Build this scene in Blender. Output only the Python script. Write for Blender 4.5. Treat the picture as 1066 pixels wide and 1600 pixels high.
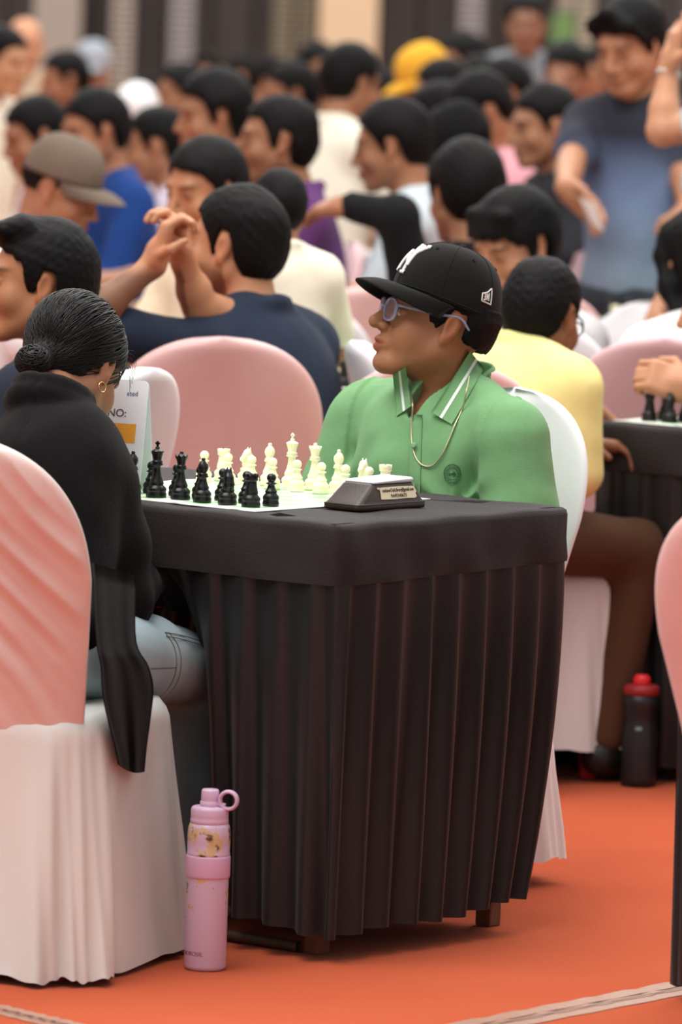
import bpy, bmesh, math, random
import numpy as np
from mathutils import Matrix, Vector

random.seed(4); rng = np.random.default_rng(4)
scene = bpy.context.scene
for _o in list(bpy.data.objects): bpy.data.objects.remove(_o)

# ------------------------------------------------------------------ camera
F = 9500.0; CH = 1.7; ROLL = 0.034; TH = math.atan(827/F)
_f = np.array([0, math.cos(TH), -math.sin(TH)]); _u0 = np.array([0, math.sin(TH), math.cos(TH)]); _r0 = np.array([1., 0, 0])
_ex = math.cos(ROLL)*_r0 + math.sin(ROLL)*_u0; _up = -math.sin(ROLL)*_r0 + math.cos(ROLL)*_u0
_O = np.array([0, 0, CH])
cam = bpy.data.cameras.new('camera'); camo = bpy.data.objects.new('camera', cam)
scene.collection.objects.link(camo); scene.camera = camo
_m = Matrix.Identity(4)
for i in range(3):
    _m[i][0] = _ex[i]; _m[i][1] = _up[i]; _m[i][2] = -_f[i]; _m[i][3] = _O[i]
camo.matrix_world = _m
cam.sensor_fit = 'VERTICAL'; cam.sensor_height = 36.0; cam.sensor_width = 24.0; cam.lens = F*36.0/1600
cam.clip_start = .5; cam.clip_end = 300
cam.dof.use_dof = True; cam.dof.focus_distance = 10.95; cam.dof.aperture_fstop = 4.6

# ------------------------------------------------------------------ world, lamps, exposure
world = bpy.data.worlds.new('hall_light'); scene.world = world; world.use_nodes = True
_bg = world.node_tree.nodes['Background']
_bg.inputs[0].default_value = (1.0, .985, .96, 1); _bg.inputs[1].default_value = 0.68
def area(name, loc, rot, sx, sy, e, col=(1, .98, .95)):
    l = bpy.data.lights.new(name, 'AREA'); l.shape = 'RECTANGLE'; l.size = sx; l.size_y = sy; l.energy = e; l.color = col
    o = bpy.data.objects.new(name, l); o.location = loc; o.rotation_euler = rot; scene.collection.objects.link(o); return o
area('hall_ceiling_lamp', (-2.5, 9.0, 6.5), (0, 0, 0), 5, 5, 560)
area('hall_ceiling_lamp', (1.5, 15.0, 6.5), (0, 0, 0), 8, 6, 700)
area('hall_ceiling_lamp', (0, 26.0, 6.5), (0, 0, 0), 12, 10, 1100)
area('hall_ceiling_lamp', (0, 40.0, 6.5), (0, 0, 0), 16, 8, 700)
vs = scene.view_settings
scene.display_settings.display_device = 'sRGB'
vs.view_transform = 'Standard'; vs.look = 'None'; vs.gamma = 1.0; vs.use_curve_mapping = False; vs.exposure = 0.0

# ------------------------------------------------------------------ projection helpers (a pixel plus a depth or height gives a place in the hall)
def ray(px, py): return _f*F + _ex*(px-533) - _up*(py-800)
def UZ(px, py, z):
    d = ray(px, py); return _O + d*((z-CH)/d[2])
def UY(px, py, Y):
    d = ray(px, py); return _O + d*(Y/d[1])

# ------------------------------------------------------------------ materials
def lin(c):
    if isinstance(c, str): c = tuple(int(c[i:i+2], 16) for i in (0, 2, 4))
    return tuple(((v/255)/12.92 if v/255 <= .04045 else ((v/255+.055)/1.055)**2.4) for v in c)
MATS = {}
def mat(name, col, rough=.8, noise=.08, nscale=30, bump=0, bscale=200, sheen=0, metal=0, spec=.4, alpha=None, trans=0, attr=False, sss=0, coat=0, bstretch=(1, 1, 1), emit=None, col2=None):
    if name in MATS: return MATS[name]
    m = bpy.data.materials.new(name); m.use_nodes = True; MATS[name] = m
    nt = m.node_tree; N = nt.nodes; L = nt.links; b = N['Principled BSDF']
    c = lin(col)
    b.inputs['Roughness'].default_value = rough; b.inputs['Metallic'].default_value = metal
    b.inputs['Specular IOR Level'].default_value = spec; b.inputs['Sheen Weight'].default_value = sheen
    b.inputs['Sheen Roughness'].default_value = .4
    b.inputs['Transmission Weight'].default_value = trans; b.inputs['Coat Weight'].default_value = coat
    if alpha is not None: b.inputs['Alpha'].default_value = alpha
    if sss:
        b.inputs['Subsurface Weight'].default_value = sss; b.inputs['Subsurface Radius'].default_value = (.012, .005, .003); b.inputs['Subsurface Scale'].default_value = 1
    tc = N.new('ShaderNodeTexCoord')
    nz = N.new('ShaderNodeTexNoise'); nz.inputs['Scale'].default_value = nscale; nz.inputs['Detail'].default_value = 4
    mp = N.new('ShaderNodeMapping'); mp.inputs['Scale'].default_value = bstretch
    L.new(tc.outputs['Object'], mp.inputs[0]); L.new(mp.outputs[0], nz.inputs['Vector'])
    mx = N.new('ShaderNodeMix'); mx.data_type = 'RGBA'
    L.new(nz.outputs['Fac'], mx.inputs['Factor'])
    if attr:
        at = N.new('ShaderNodeAttribute'); at.attribute_name = 'col'
        h1 = N.new('ShaderNodeMix'); h1.data_type = 'RGBA'; h1.blend_type = 'MULTIPLY'; h1.inputs['Factor'].default_value = 1
        L.new(at.outputs['Color'], h1.inputs['A'])
        mx.inputs['A'].default_value = (1-noise, 1-noise, 1-noise, 1); mx.inputs['B'].default_value = (1+noise, 1+noise, 1+noise, 1)
        L.new(mx.outputs['Result'], h1.inputs['B']); L.new(h1.outputs['Result'], b.inputs['Base Color'])
    else:
        d = lin(col2) if col2 else tuple(min(1, v*(1+noise)) for v in c)
        a = c if col2 else tuple(v*(1-noise) for v in c)
        mx.inputs['A'].default_value = (*a, 1); mx.inputs['B'].default_value = (*d, 1)
        L.new(mx.outputs['Result'], b.inputs['Base Color'])
    if emit: b.inputs['Emission Color'].default_value = (*lin(emit[0]), 1); b.inputs['Emission Strength'].default_value = emit[1]
    if bump:
        n2 = N.new('ShaderNodeTexNoise'); n2.inputs['Scale'].default_value = bscale; n2.inputs['Detail'].default_value = 3
        L.new(mp.outputs[0], n2.inputs['Vector'])
        bp = N.new('ShaderNodeBump'); bp.inputs['Strength'].default_value = bump; bp.inputs['Distance'].default_value = .004
        L.new(n2.outputs['Fac'], bp.inputs['Height']); L.new(bp.outputs[0], b.inputs['Normal'])
    return m
def cloth(col, rough=.9): return mat('cloth_%s' % col, col, rough, .10, 14, .25, 350, sheen=.04, spec=.12)

# ------------------------------------------------------------------ object helpers
COL = scene.collection
def tag(o, label=None, cat=None, group=None, kind=None):
    if label: o['label'] = label
    if cat: o['category'] = cat
    if group: o['group'] = group
    if kind: o['kind'] = kind
    return o
def empty(name, loc=(0, 0, 0), rz=0, label=None, cat=None, group=None):
    o = bpy.data.objects.new(name, None); COL.objects.link(o); o.location = loc; o.rotation_euler = (0, 0, rz)
    o.empty_display_size = .05
    return tag(o, label, cat, group)
def mesh_from(name, V, Fc, m=None, smooth=True):
    me = bpy.data.meshes.new(name)
    V = np.asarray(V, np.float32)
    if isinstance(Fc, np.ndarray):
        n = Fc.shape[1]; nf = len(Fc)
        me.vertices.add(len(V)); me.vertices.foreach_set('co', V.ravel())
        me.loops.add(nf*n); me.loops.foreach_set('vertex_index', Fc.astype(np.int32).ravel())
        me.polygons.add(nf); me.polygons.foreach_set('loop_start', np.arange(0, nf*n, n, dtype=np.int32))
        me.update(calc_edges=True)
    else:
        me.from_pydata([tuple(map(float, v)) for v in V], [], Fc); me.update()
    if smooth: me.polygons.foreach_set('use_smooth', [True]*len(me.polygons))
    if m: me.materials.append(m)
    return me
def obj(name, me, parent=None):
    o = bpy.data.objects.new(name, me); COL.objects.link(o); o.parent = parent; return o
def build(name, V, Fc, m, parent=None, smooth=True): return obj(name, mesh_from(name, V, Fc, m, smooth), parent)
def bm_obj(name, bm, m, parent=None, smooth=False):
    me = bpy.data.meshes.new(name); bmesh.ops.recalc_face_normals(bm, faces=bm.faces[:]); bm.to_mesh(me); bm.free()
    if smooth: me.polygons.foreach_set('use_smooth', [True]*len(me.polygons))
    me.materials.append(m); return obj(name, me, parent)
def copy_tree(o, parent=None):
    c = o.copy(); COL.objects.link(c); c.parent = parent
    for ch in list(o.children): copy_tree(ch, c)
    return c
def box_bm(cx, cy, cz, sx, sy, sz, bev=0, bm=None, seg=2):
    b = bm or bmesh.new()
    r = bmesh.ops.create_cube(b, size=1)
    for v in r['verts']: v.co = Vector((cx+v.co.x*sx, cy+v.co.y*sy, cz+v.co.z*sz))
    if bev: bmesh.ops.bevel(b, geom=list({e for v in r['verts'] for e in v.link_edges}), offset=bev, segments=seg, affect='EDGES', profile=.5)
    return b
def box(name, c, s, m, parent=None, bev=0): return bm_obj(name, box_bm(*c, *s, bev), m, parent)
def grid_faces(nu, nv, closed_u=False):
    fs = []
    for j in range(nv-1):
        for i in range(nu if closed_u else nu-1):
            a = j*nu+i; b = j*nu+(i+1) % nu
            fs.append((a, b, b+nu, a+nu))
    return np.array(fs, np.int32)
def lathe_data(prof, n=32):
    V = []; prof = np.array(prof, float)
    for r, z in prof:
        for k in range(n):
            a = 2*math.pi*k/n; V.append((r*math.cos(a), r*math.sin(a), z))
    return np.array(V), grid_faces(n, len(prof), True)
def lathe(name, prof, m, parent=None, n=32): return build(name, *lathe_data(prof, n), m, parent)
def tube_data(P, r, n=8, closed=False, flat=1.0):
    P = np.array(P, float); k = len(P); R = np.broadcast_to(np.asarray(r, float), (k,))
    T = (np.roll(P, -1, 0)-np.roll(P, 1, 0)) if closed else np.gradient(P, axis=0)
    T /= np.linalg.norm(T, axis=1)[:, None]+1e-12
    up = np.array([0, 0, 1.]) if abs(T[0][2]) < .9 else np.array([1., 0, 0])
    A = np.cross(T[0], up); A /= np.linalg.norm(A); V = []
    for i in range(k):
        A = A-T[i]*(A@T[i]); A /= np.linalg.norm(A)+1e-12; B = np.cross(T[i], A)
        for j in range(n):
            a = 2*math.pi*j/n; V.append(P[i]+R[i]*(math.cos(a)*A+flat*math.sin(a)*B))
    fs = grid_faces(n, k, True)
    if closed: fs = np.vstack([fs, [( (k-1)*n+j, (k-1)*n+(j+1) % n, (j+1) % n, j) for j in range(n)]])
    return np.array(V), fs
def tube(name, P, r, m, parent=None, n=8, closed=False): return build(name, *tube_data(P, r, n, closed), m, parent)
def merge(parts):
    V = []; Fs = []; o = 0
    for v, f in parts: V.append(v); Fs.append(np.asarray(f)+o); o += len(v)
    return np.vstack(V), np.vstack(Fs)
def spline(P, n):
    P = np.array(P, float); m = len(P); out = []
    Q = np.vstack([2*P[0]-P[1], P, 2*P[-1]-P[-2]])
    for t in np.linspace(0, m-1-1e-9, n):
        i = int(t); x = t-i; a, b, c, d = Q[i], Q[i+1], Q[i+2], Q[i+3]
        out.append(.5*(2*b+(c-a)*x+(2*a-5*b+4*c-d)*x*x+(3*b-a-3*c+d)*x**3))
    return np.array(out)
def text_data(s, size, extrude=.0004):
    cu = bpy.data.curves.new('lettering', 'FONT'); cu.body = s; cu.size = size; cu.extrude = extrude; cu.align_x = 'CENTER'; cu.align_y = 'CENTER'; cu.resolution_u = 3
    o = bpy.data.objects.new('lettering', cu); COL.objects.link(o)
    dg = bpy.context.evaluated_depsgraph_get(); dg.update()
    me = o.evaluated_get(dg).to_mesh(); V = np.array([v.co[:] for v in me.vertices]); Fs = [tuple(p.vertices) for p in me.polygons]
    o.evaluated_get(dg).to_mesh_clear(); bpy.data.objects.remove(o); return V, Fs
def rotm(yaw=0, pitch=0, roll=0):
    """yaw about z, then pitch about local x (positive looks up), then roll about local y; columns are local axes"""
    return np.array((Matrix.Rotation(yaw, 3, 'Z') @ Matrix.Rotation(pitch, 3, 'X') @ Matrix.Rotation(roll, 3, 'Y')))

# ------------------------------------------------------------------ implicit surfaces -> one continuous mesh
def _smin(a, b, k):
    if k <= 0: return np.minimum(a, b)
    h = np.clip(.5+.5*(b-a)/k, 0, 1); return b*(1-h)+a*h-k*h*(1-h)
class S:
    def __init__(s): s.ops = []
    def cone(s, a, b, ra, rb=None, k=.02, mode='u'):
        a = np.array(a, float); b = np.array(b, float); rb = ra if rb is None else rb; m = max(ra, rb)
        def f(X, Y, Z):
            ba = b-a; L = max(float(ba@ba), 1e-12); px, py, pz = X-a[0], Y-a[1], Z-a[2]
            t = np.clip((px*ba[0]+py*ba[1]+pz*ba[2])/L, 0, 1)
            return np.sqrt((px-t*ba[0])**2+(py-t*ba[1])**2+(pz-t*ba[2])**2)-(ra+(rb-ra)*t)
        s.ops.append((mode, f, np.minimum(a, b)-m, np.maximum(a, b)+m, k)); return s
    def chain(s, P, R, k=.02, mode='u'):
        for i in range(len(P)-1): s.cone(P[i], P[i+1], R[i], R[i+1], k, mode)
        return s
    def ell(s, c, r, M=None, k=.02, mode='u'):
        c = np.array(c, float); r = np.array(r, float); R = np.eye(3) if M is None else np.array(M)
        def f(X, Y, Z):
            px, py, pz = X-c[0], Y-c[1], Z-c[2]
            q = [(px*R[0, i]+py*R[1, i]+pz*R[2, i])/r[i] for i in range(3)]
            k0 = np.sqrt(q[0]**2+q[1]**2+q[2]**2); k1 = np.sqrt((q[0]/r[0])**2+(q[1]/r[1])**2+(q[2]/r[2])**2)+1e-9
            return k0*(k0-1)/k1
        e = np.abs(R)@r; s.ops.append((mode, f, c-e, c+e, k)); return s
    def rbox(s, c, h, rr, M=None, k=.02, mode='u'):
        c = np.array(c, float); h = np.array(h, float); R = np.eye(3) if M is None else np.array(M)
        def f(X, Y, Z):
            px, py, pz = X-c[0], Y-c[1], Z-c[2]
            q = [np.abs(px*R[0, i]+py*R[1, i]+pz*R[2, i])-(h[i]-rr) for i in range(3)]
            return np.sqrt(np.maximum(q[0], 0)**2+np.maximum(q[1], 0)**2+np.maximum(q[2], 0)**2)+np.minimum(np.maximum(q[0], np.maximum(q[1], q[2])), 0)-rr
        e = np.abs(R)@h; s.ops.append((mode, f, c-e, c+e, k)); return s
    def cut(s, f, k=.004): s.ops.append(('c', f, None, None, k)); return s      # keep where f < 0
    def plane(s, n, d, k=.004):
        n = np.array(n, float); n /= np.linalg.norm(n); return s.cut(lambda X, Y, Z: X*n[0]+Y*n[1]+Z*n[2]-d, k)
    def disp(s, f): s.ops.append(('d', f, None, None, 0)); return s
    def at(s, P):
        P = np.atleast_2d(P); X, Y, Z = P[:, 0], P[:, 1], P[:, 2]; D = np.full(len(P), 9.)
        for mode, f, lo, hi, k in s.ops:
            d = f(X, Y, Z)
            if mode == 'u': D = _smin(D, d, k)
            elif mode == 's': D = -_smin(-D, d, k)
            elif mode == 'c': D = -_smin(-D, -d, k)
            else: D = D+d
        return D
    def mesh(s, h, fine=()):
        los = np.array([o[2] for o in s.ops if o[0] == 'u']); his = np.array([o[3] for o in s.ops if o[0] == 'u'])
        lo = los.min(0)-2.5*h-.012; hi = his.max(0)+2.5*h+.012; ax = []
        for i in range(3):
            x = lo[i]; A = [x]
            while x < hi[i]:
                st = h
                for fl, fh, fs in fine:
                    if fl[i] <= x <= fh[i]: st = min(st, fs)
                    elif x < fl[i] < x+st: st = max(min(st, fl[i]-x), fs)
                x += st; A.append(x)
            ax.append(np.array(A, np.float32))
        n = [len(a) for a in ax]; D = np.full(n, 9., np.float32); G = np.ix_(*[np.arange(q) for q in n])
        for mode, f, l, u, k in s.ops:
            if l is None: sl = tuple(slice(0, q) for q in n)
            else:
                pad = k+.004
                sl = tuple(slice(max(0, np.searchsorted(ax[i], l[i]-pad)-3), min(n[i], np.searchsorted(ax[i], u[i]+pad)+3)) for i in range(3))
            X = ax[0][sl[0]][:, None, None]; Y = ax[1][sl[1]][None, :, None]; Z = ax[2][sl[2]][None, None, :]
            if 0 in (X.size, Y.size, Z.size): continue
            d = f(X, Y, Z).astype(np.float32); A = D[sl]
            if mode == 'u': D[sl] = _smin(A, d, k)
            elif mode == 's': D[sl] = -_smin(-A, d, k)
            elif mode == 'c': D[sl] = -_smin(-A, -d, k)
            else: D[sl] = A+d
        D[0] = D[-1] = 9; D[:, 0] = D[:, -1] = 9; D[:, :, 0] = D[:, :, -1] = 9
        return surface_nets(D, ax)
def surface_nets(D, ax):
    I = D < 0; nx, ny, nz = D.shape
    cnt = np.zeros((nx-1, ny-1, nz-1), np.int8)
    cs = [(i, j, k) for i in (0, 1) for j in (0, 1) for k in (0, 1)]
    for i, j, k in cs: cnt += I[i:nx-1+i, j:ny-1+j, k:nz-1+k]
    act = (cnt > 0) & (cnt < 8); idx = np.argwhere(act)
    num = np.full(act.shape, -1, np.int32); num[act] = np.arange(len(idx))
    v = {c: D[idx[:, 0]+c[0], idx[:, 1]+c[1], idx[:, 2]+c[2]] for c in cs}
    acc = np.zeros((len(idx), 3)); w = np.zeros(len(idx))
    for a in cs:
        for q in range(3):
            if a[q]: continue
            b = list(a); b[q] = 1; b = tuple(b); va, vb = v[a], v[b]
            m = (va < 0) != (vb < 0); t = np.where(m, va/np.where(m, va-vb, 1), 0)
            p = np.tile(np.array(a, float), (len(idx), 1)); p[:, q] = t
            acc += p*m[:, None]; w += m
    acc /= np.maximum(w, 1)[:, None]; P = np.empty_like(acc)
    for q in range(3):
        x = ax[q].astype(float); i = idx[:, q]; P[:, q] = x[i]+(x[i+1]-x[i])*acc[:, q]
    Q = []
    for q in range(3):
        sa = [slice(None)]*3; sb = [slice(None)]*3; sa[q] = slice(0, -1); sb[q] = slice(1, None)
        A = I[tuple(sa)]; B = I[tuple(sb)]; e = np.argwhere(A != B); flip = A[e[:, 0], e[:, 1], e[:, 2]]
        o1, o2 = [(1, 2), (2, 0), (0, 1)][q]
        def cell(d1, d2):
            c = e.copy(); c[:, o1] -= d1; c[:, o2] -= d2; return num[c[:, 0], c[:, 1], c[:, 2]]
        f = np.stack([cell(1, 1), cell(0, 1), cell(0, 0), cell(1, 0)], 1); f[~flip] = f[~flip][:, ::-1]; Q.append(f)
    Q = np.vstack(Q); return P, Q[(Q >= 0).all(1)]
def wob(X, Y, Z, s, seed=0):
    r = np.random.default_rng(seed); o = 0
    for _ in range(9):
        d = r.normal(size=3); d /= np.linalg.norm(d); fq = s*r.uniform(.6, 1.6); o = o+np.sin(fq*(X*d[0]+Y*d[1]+Z*d[2])+r.uniform(0, 6.3))
    return o/6.5

# ================================================================== the setting
ZT = .765                                   # table height
CB = UZ(531, 824, ZT)                       # near corner of the first table
AU = math.radians(51.3); U = np.array([math.cos(AU), math.sin(AU), 0]); Vv = np.array([-math.sin(AU), math.cos(AU), 0])
def TB(u, v, z=ZT): return np.array([CB[0], CB[1], 0])+u*U+v*Vv+np.array([0, 0, z])

def carpet_mat():
    m = mat('orange_carpet', 'b24c2a', .95, .10, 3.0, .6, 420, sheen=.08, spec=.1, col2='bf5836'); return m
fl = build('floor', [(-30, 2, 0), (30, 2, 0), (30, 60, 0), (-30, 60, 0)], [(0, 1, 2, 3)], carpet_mat(), None, False); fl['kind'] = 'structure'
tape_m = mat('packing_tape', '96705f', .4, .18, 40, .4, 90, spec=.4, col2='b58a76')
def tape(p0, p1, w, label):
    p0 = np.array(p0); p1 = np.array(p1); d = p1-p0; L = np.linalg.norm(d); d /= L; n = np.array([-d[1], d[0], 0])
    root = empty('seam_tape', p0, math.atan2(d[1], d[0]), label, 'tape')
    for nm, off, ww, z in (('tape_strip', 0, w, .0012), ('tape_strip', w*.46, w*.5, .0022)):
        V = []; k = 60
        for i in range(k):
            x = L*i/(k-1)
            for sgn in (-1, 1): V.append((x, off+sgn*ww/2+.0015*math.sin(i*1.7+sgn), z+.0012*math.sin(i*2.3+off*90)*(sgn > 0)))
        build(nm, V, [(2*i, 2*i+2, 2*i+3, 2*i+1) for i in range(k-1)], tape_m, root)
    build('seam_gap', [(0, -.002+off_, .0036) for off_ in (-.003,)]+[(L, -.005, .0036), (L, -.001, .0036), (0, -.001, .0036)], [(0, 1, 2, 3)], mat('seam_dark', '5a2a1c', .9), root, False)
ta, tb = UZ(752, 1606, 0), UZ(1035, 1552, 0); td = tb-ta
tape(ta-td*.3, tb+td*3.2, .075, 'clear brown tape over the carpet seam at lower right')
ta, tb = UZ(0, 1580, 0), UZ(110, 1606, 0); td = tb-ta
tape(ta-td*2, tb+td*.7, .05, 'pale tape strip on the carpet at lower left corner')

# back wall of the hall with charcoal panels and pillars
YB = 44.0
wroot = build('wall_back', *(lambda b: (np.array([v.co[:] for v in b.verts]), [tuple(v.index for v in f.verts) for f in b.faces]))((lambda b: (b.verts.index_update(), b)[1])(box_bm(0, YB+.4, 3.5, 60, .2, 7))), mat('charcoal_wall', '383634', .85, .15, 1.2), None, False); wroot['kind'] = 'structure'
pm = mat('charcoal_shutter', '4a4744', .7, .15, 2)
for i in range(64):                          # vertical shutter boards proud of the wall
    x = -9.6+i*.3
    box('shutter_board', (x, YB+.28, 2.0), (.27, .05, 4.0), pm, wroot, .01)
blk_m = [mat('pillar_block_%d' % i, c, .8, .15, 8) for i, c in enumerate(('c3bfb4', 'aeb0b0', 'b9b5a0', '8f8b78'))]
def block_pillar(px0, px1, mi, label, Y=YB):
    a = UY(px0, 60, Y); b = UY(px1, 60, Y); w = b[0]-a[0]
    root = empty('block_pillar', ((a[0]+b[0])/2, Y, 0), 0, label, 'pillar', 'pale pillars along the dark back wall')
    box('core', (0, .06, 2.0), (w*.8, .12, 4.0), mat('pillar_core', '4c4a45', .9), root)
    me = None
    for r in range(76):
        for c in range(2):
            if me is None: o = box('block', (0, 0, 0), (w*.43, .16, .038), blk_m[mi], root, .004); me = o.data
            else: o = obj('block', me, root)
            o.location = ((c-.5)*w*.5, 0, .03+r*.052)
    return root
block_pillar(172, 209, 0, 'pale block-patterned pillar left of centre on the back wall')
block_pillar(264, 304, 1, 'grey block-patterned pillar right of the pale one')
block_pillar(424, 497, 3, 'wide olive grey block pillar beside the cream column')
block_pillar(715, 755, 1, 'light grey block pillar between cream column and grey jacketed person')
block_pillar(868, 928, 2, 'pale block pillar behind the standing boy in ombre polo')
def plain_pillar(px0, px1, col, label):
    a = UY(px0, 60, YB-.3); b = UY(px1, 60, YB-.3); w = b[0]-a[0]
    r = empty('square_pillar', ((a[0]+b[0])/2, YB-.3, 0), 0, label, 'pillar')
    box('shaft', (0, 0, 2.1), (w, w*.7, 4.0), mat('pillar_%s' % col, col, .8, .06, 2), r, .02)
    box('plinth', (0, 0, .06), (w*1.15, w*.85, .12), mat('pillar_base', '8a8070', .8), r, .01)
plain_pillar(498, 590, 'e6d3ae', 'broad cream column in the middle of the back wall')
plain_pillar(52, 126, 'a9a79c', 'broad pale grey column at left of the back wall')
gp = empty('green_poster', UY(880, 55, YB-.1), 0, 'green poster on the back wall beside the grey jacketed person', 'poster')
box('sheet', (0, 0, 0), (.16, .01, .3), mat('poster_green', '6f9a5c', .7), gp); box('poster_frame', (0, .012, 0), (.2, .012, .34), mat('poster_frame', '5a5750', .7), gp)

# ================================================================== tables under black cloths
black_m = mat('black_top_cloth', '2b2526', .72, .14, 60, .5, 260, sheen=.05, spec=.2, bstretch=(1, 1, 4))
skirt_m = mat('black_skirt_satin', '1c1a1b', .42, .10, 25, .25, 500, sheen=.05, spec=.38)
wood_m = mat('leg_wood', '6e4830', .6, .25, 30, .3, 120, bstretch=(1, 1, .2))
def pleat(x): # knife pleat profile 0..1
    x = x % 1.0; return (x/.78)**1.3 if x < .78 else ((1-x)/.22)
def make_table(corner, ang, W, L, label, cloth_label, hem=.055, lift=None, seed=1, hero=False, pl=.078, group=None):
    """corner = near corner; u runs along the short end (angle ang), v along the long side"""
    r = random.Random(seed)
    root = empty('chess_table', (corner[0], corner[1], 0), ang, label, 'table', 'chess tables')
    box('table_top', (W/2, L/2, ZT-.022), (W-.012, L-.012, .03), wood_m, root, .004)
    for x in (.10, W-.065):
        for y in (.10, L-.10): box('leg', (x, y, (ZT-.04)/2), (.034, .034, ZT-.04), wood_m, root, .003)
    ct = empty('tablecloth', (corner[0], corner[1], 0), ang, cloth_label, 'tablecloth', 'black skirted tablecloths')
    # perimeter: starts on side u=0 at v=L, comes to the corner, runs along v=0 to u=W, then back along u=W, then along v=L
    seg = [((0, L), (0, 0)), ((0, 0), (W, 0)), ((W, 0), (W, L)), ((W, L), (0, L))]; per = 2*(W+L)
    def pt(s, off, rc=.012):
        s = s % per; a = 0
        for (p, q) in seg:
            l = math.dist(p, q)
            if s <= a+l+1e-9:
                t = (s-a)/l; x = p[0]+(q[0]-p[0])*t; y = p[1]+(q[1]-p[1])*t
                d = ((q[0]-p[0])/l, (q[1]-p[1])/l); n = (d[1], -d[0]); n = (-d[1], d[0]) if (W/2-x)*n[0]+(L/2-y)*n[1] > 0 else n
                # round the corners by blending towards the centre
                e = min(s-a, a+l-s); k = max(0, 1-e/.03)*.006
                cx, cy = W/2-x, L/2-y; cl = math.hypot(cx, cy)
                return (x+n[0]*off+cx/cl*k, y+n[1]*off+cy/cl*k)
            a += l
    n = 520 if hero else 200
    ss = [per*i/n for i in range(n)]
    # top sheet and hanging band: top ring just above board
    V = []; rows = [(-.09, .0045), (-.03, .0048), (-.006, .0046), (.003, .001), (.0062, -.008), (.006, -.05), (.0075, -.085), (.0065, -.098)]
    for off, dz in rows:
        for s in ss:
            p = pt(s, off+(.003*math.sin(s*23+dz*40)+.002*math.sin(s*57))*(1 if dz < -.02 else .25))
            z = ZT+dz+(.0012*math.sin(s*31) if dz > 0 else 0)-(.006*math.sin(s*3.1+seed) if dz < -.09 else 0)
            V.append((p[0], p[1], z))
    V += [(W/2, L/2, ZT+.0045)]
    fs = [tuple(q) for q in grid_faces(n, len(rows), True)]; c = len(V)-1
    fs += [(c, (i+1) % n, i) for i in range(n)]
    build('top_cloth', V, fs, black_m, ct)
    # pleated skirt
    m = 12 if hero else 5; nn = int(per/pl*(14 if hero else 8)); V = []; ks = [r.uniform(.55, 1.25) for _ in range(400)]; sh = [r.uniform(-.15, .15) for _ in range(400)]
    for j in range(m):
        t = j/(m-1)
        for i in range(nn):
            s = per*i/nn; q = s/pl; k = int(q)
            am = (.010+.030*t**.8)*(ks[k % 400]*(1-(q-k))+ks[(k+1) % 400]*(q-k))
            soft = .5-.5*math.cos(2*math.pi*(q-k-.15)); pf = pleat(q)*(1-.8*t**.7)+soft*.8*t**.7
            off = .001+am*(pf-.45)+(.008*math.sin(s*5+seed)*t)-.012*t
            zb = hem+.008*math.sin(s*4.3+seed)+.004*math.sin(s*17)
            z1 = ZT-.094
            if lift:
                f_, z_, push = lift(s, per, W, L); zb = zb+(z_-zb)*f_; off += push*t
            z = z1+(zb-z1)*t; p = pt(s, off); V.append((p[0]-(.065*t**2.2*max(0, p[0]/W)**2 if hero else 0), p[1]+(.02*t*t*max(0, p[0]/W)**2 if hero else 0), z))
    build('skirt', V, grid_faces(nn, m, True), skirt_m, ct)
    return root, ct
def lift1(s, per, W, L):     # the girl's lap lifts the skirt on the long side; s counts down from v=L to the corner
    v = L-s
    if not (0 <= s <= L): return 0, 0, 0
    f = 1/(1+math.exp(-(v-.34)/.018))*(1/(1+math.exp((v-1.02)/.03)))
    return f, .575, -.10*f-.05*math.exp(-((v-.31)/.07)**2)
T1W, T1L = .66, 1.75
make_table(CB, AU, T1W, T1L, 'dark wooden folding table carrying the sharp chess board in front', 'black cloth with pleated skirt on the front chess table', lift=lift1, hero=True, seed=3)
# small floor brace of the folding table
c0 = TB(-.0, .26, .012); tube('floor_brace', [TB(.075, .75, .012), TB(.075, .4, .012), TB(.075, .12, .012)], .010, mat('brace_metal', '4a3a2c', .6, metal=.2), None).name = 'floor_brace'
tag(bpy.data.objects['floor_brace'], 'dull metal brace bar lying under the front table skirt', 'brace')

T0c = TB(.185, -.585-1.7, 0)
make_table(T0c, AU, .66, 1.7, 'dark wooden table at the right edge beside the near pink chair', 'black skirted cloth at the right edge behind the near pink chair', seed=7, hem=.02)
# second row, right: the kid's table
t2 = UZ(957, 664, ZT)
T2c = t2-Vv*.9
make_table(T2c, AU, .70, .95, 'dark table in front of the kid in the yellow shirt', 'black skirted cloth on the table of the kid in yellow', seed=9, hem=.04)
t3 = UZ(497, 612, ZT)
make_table(t3, 0, .52, .55, 'dark table beside the man in the navy shirt', 'black cloth on the table beside the man in navy', seed=11)
t4 = UZ(918, 516, ZT)
make_table(t4, 0, 1.0, .52, 'dark table behind the kid in yellow with a white chess army', 'black cloth on the table below the ombre polo', seed=12)

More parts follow.
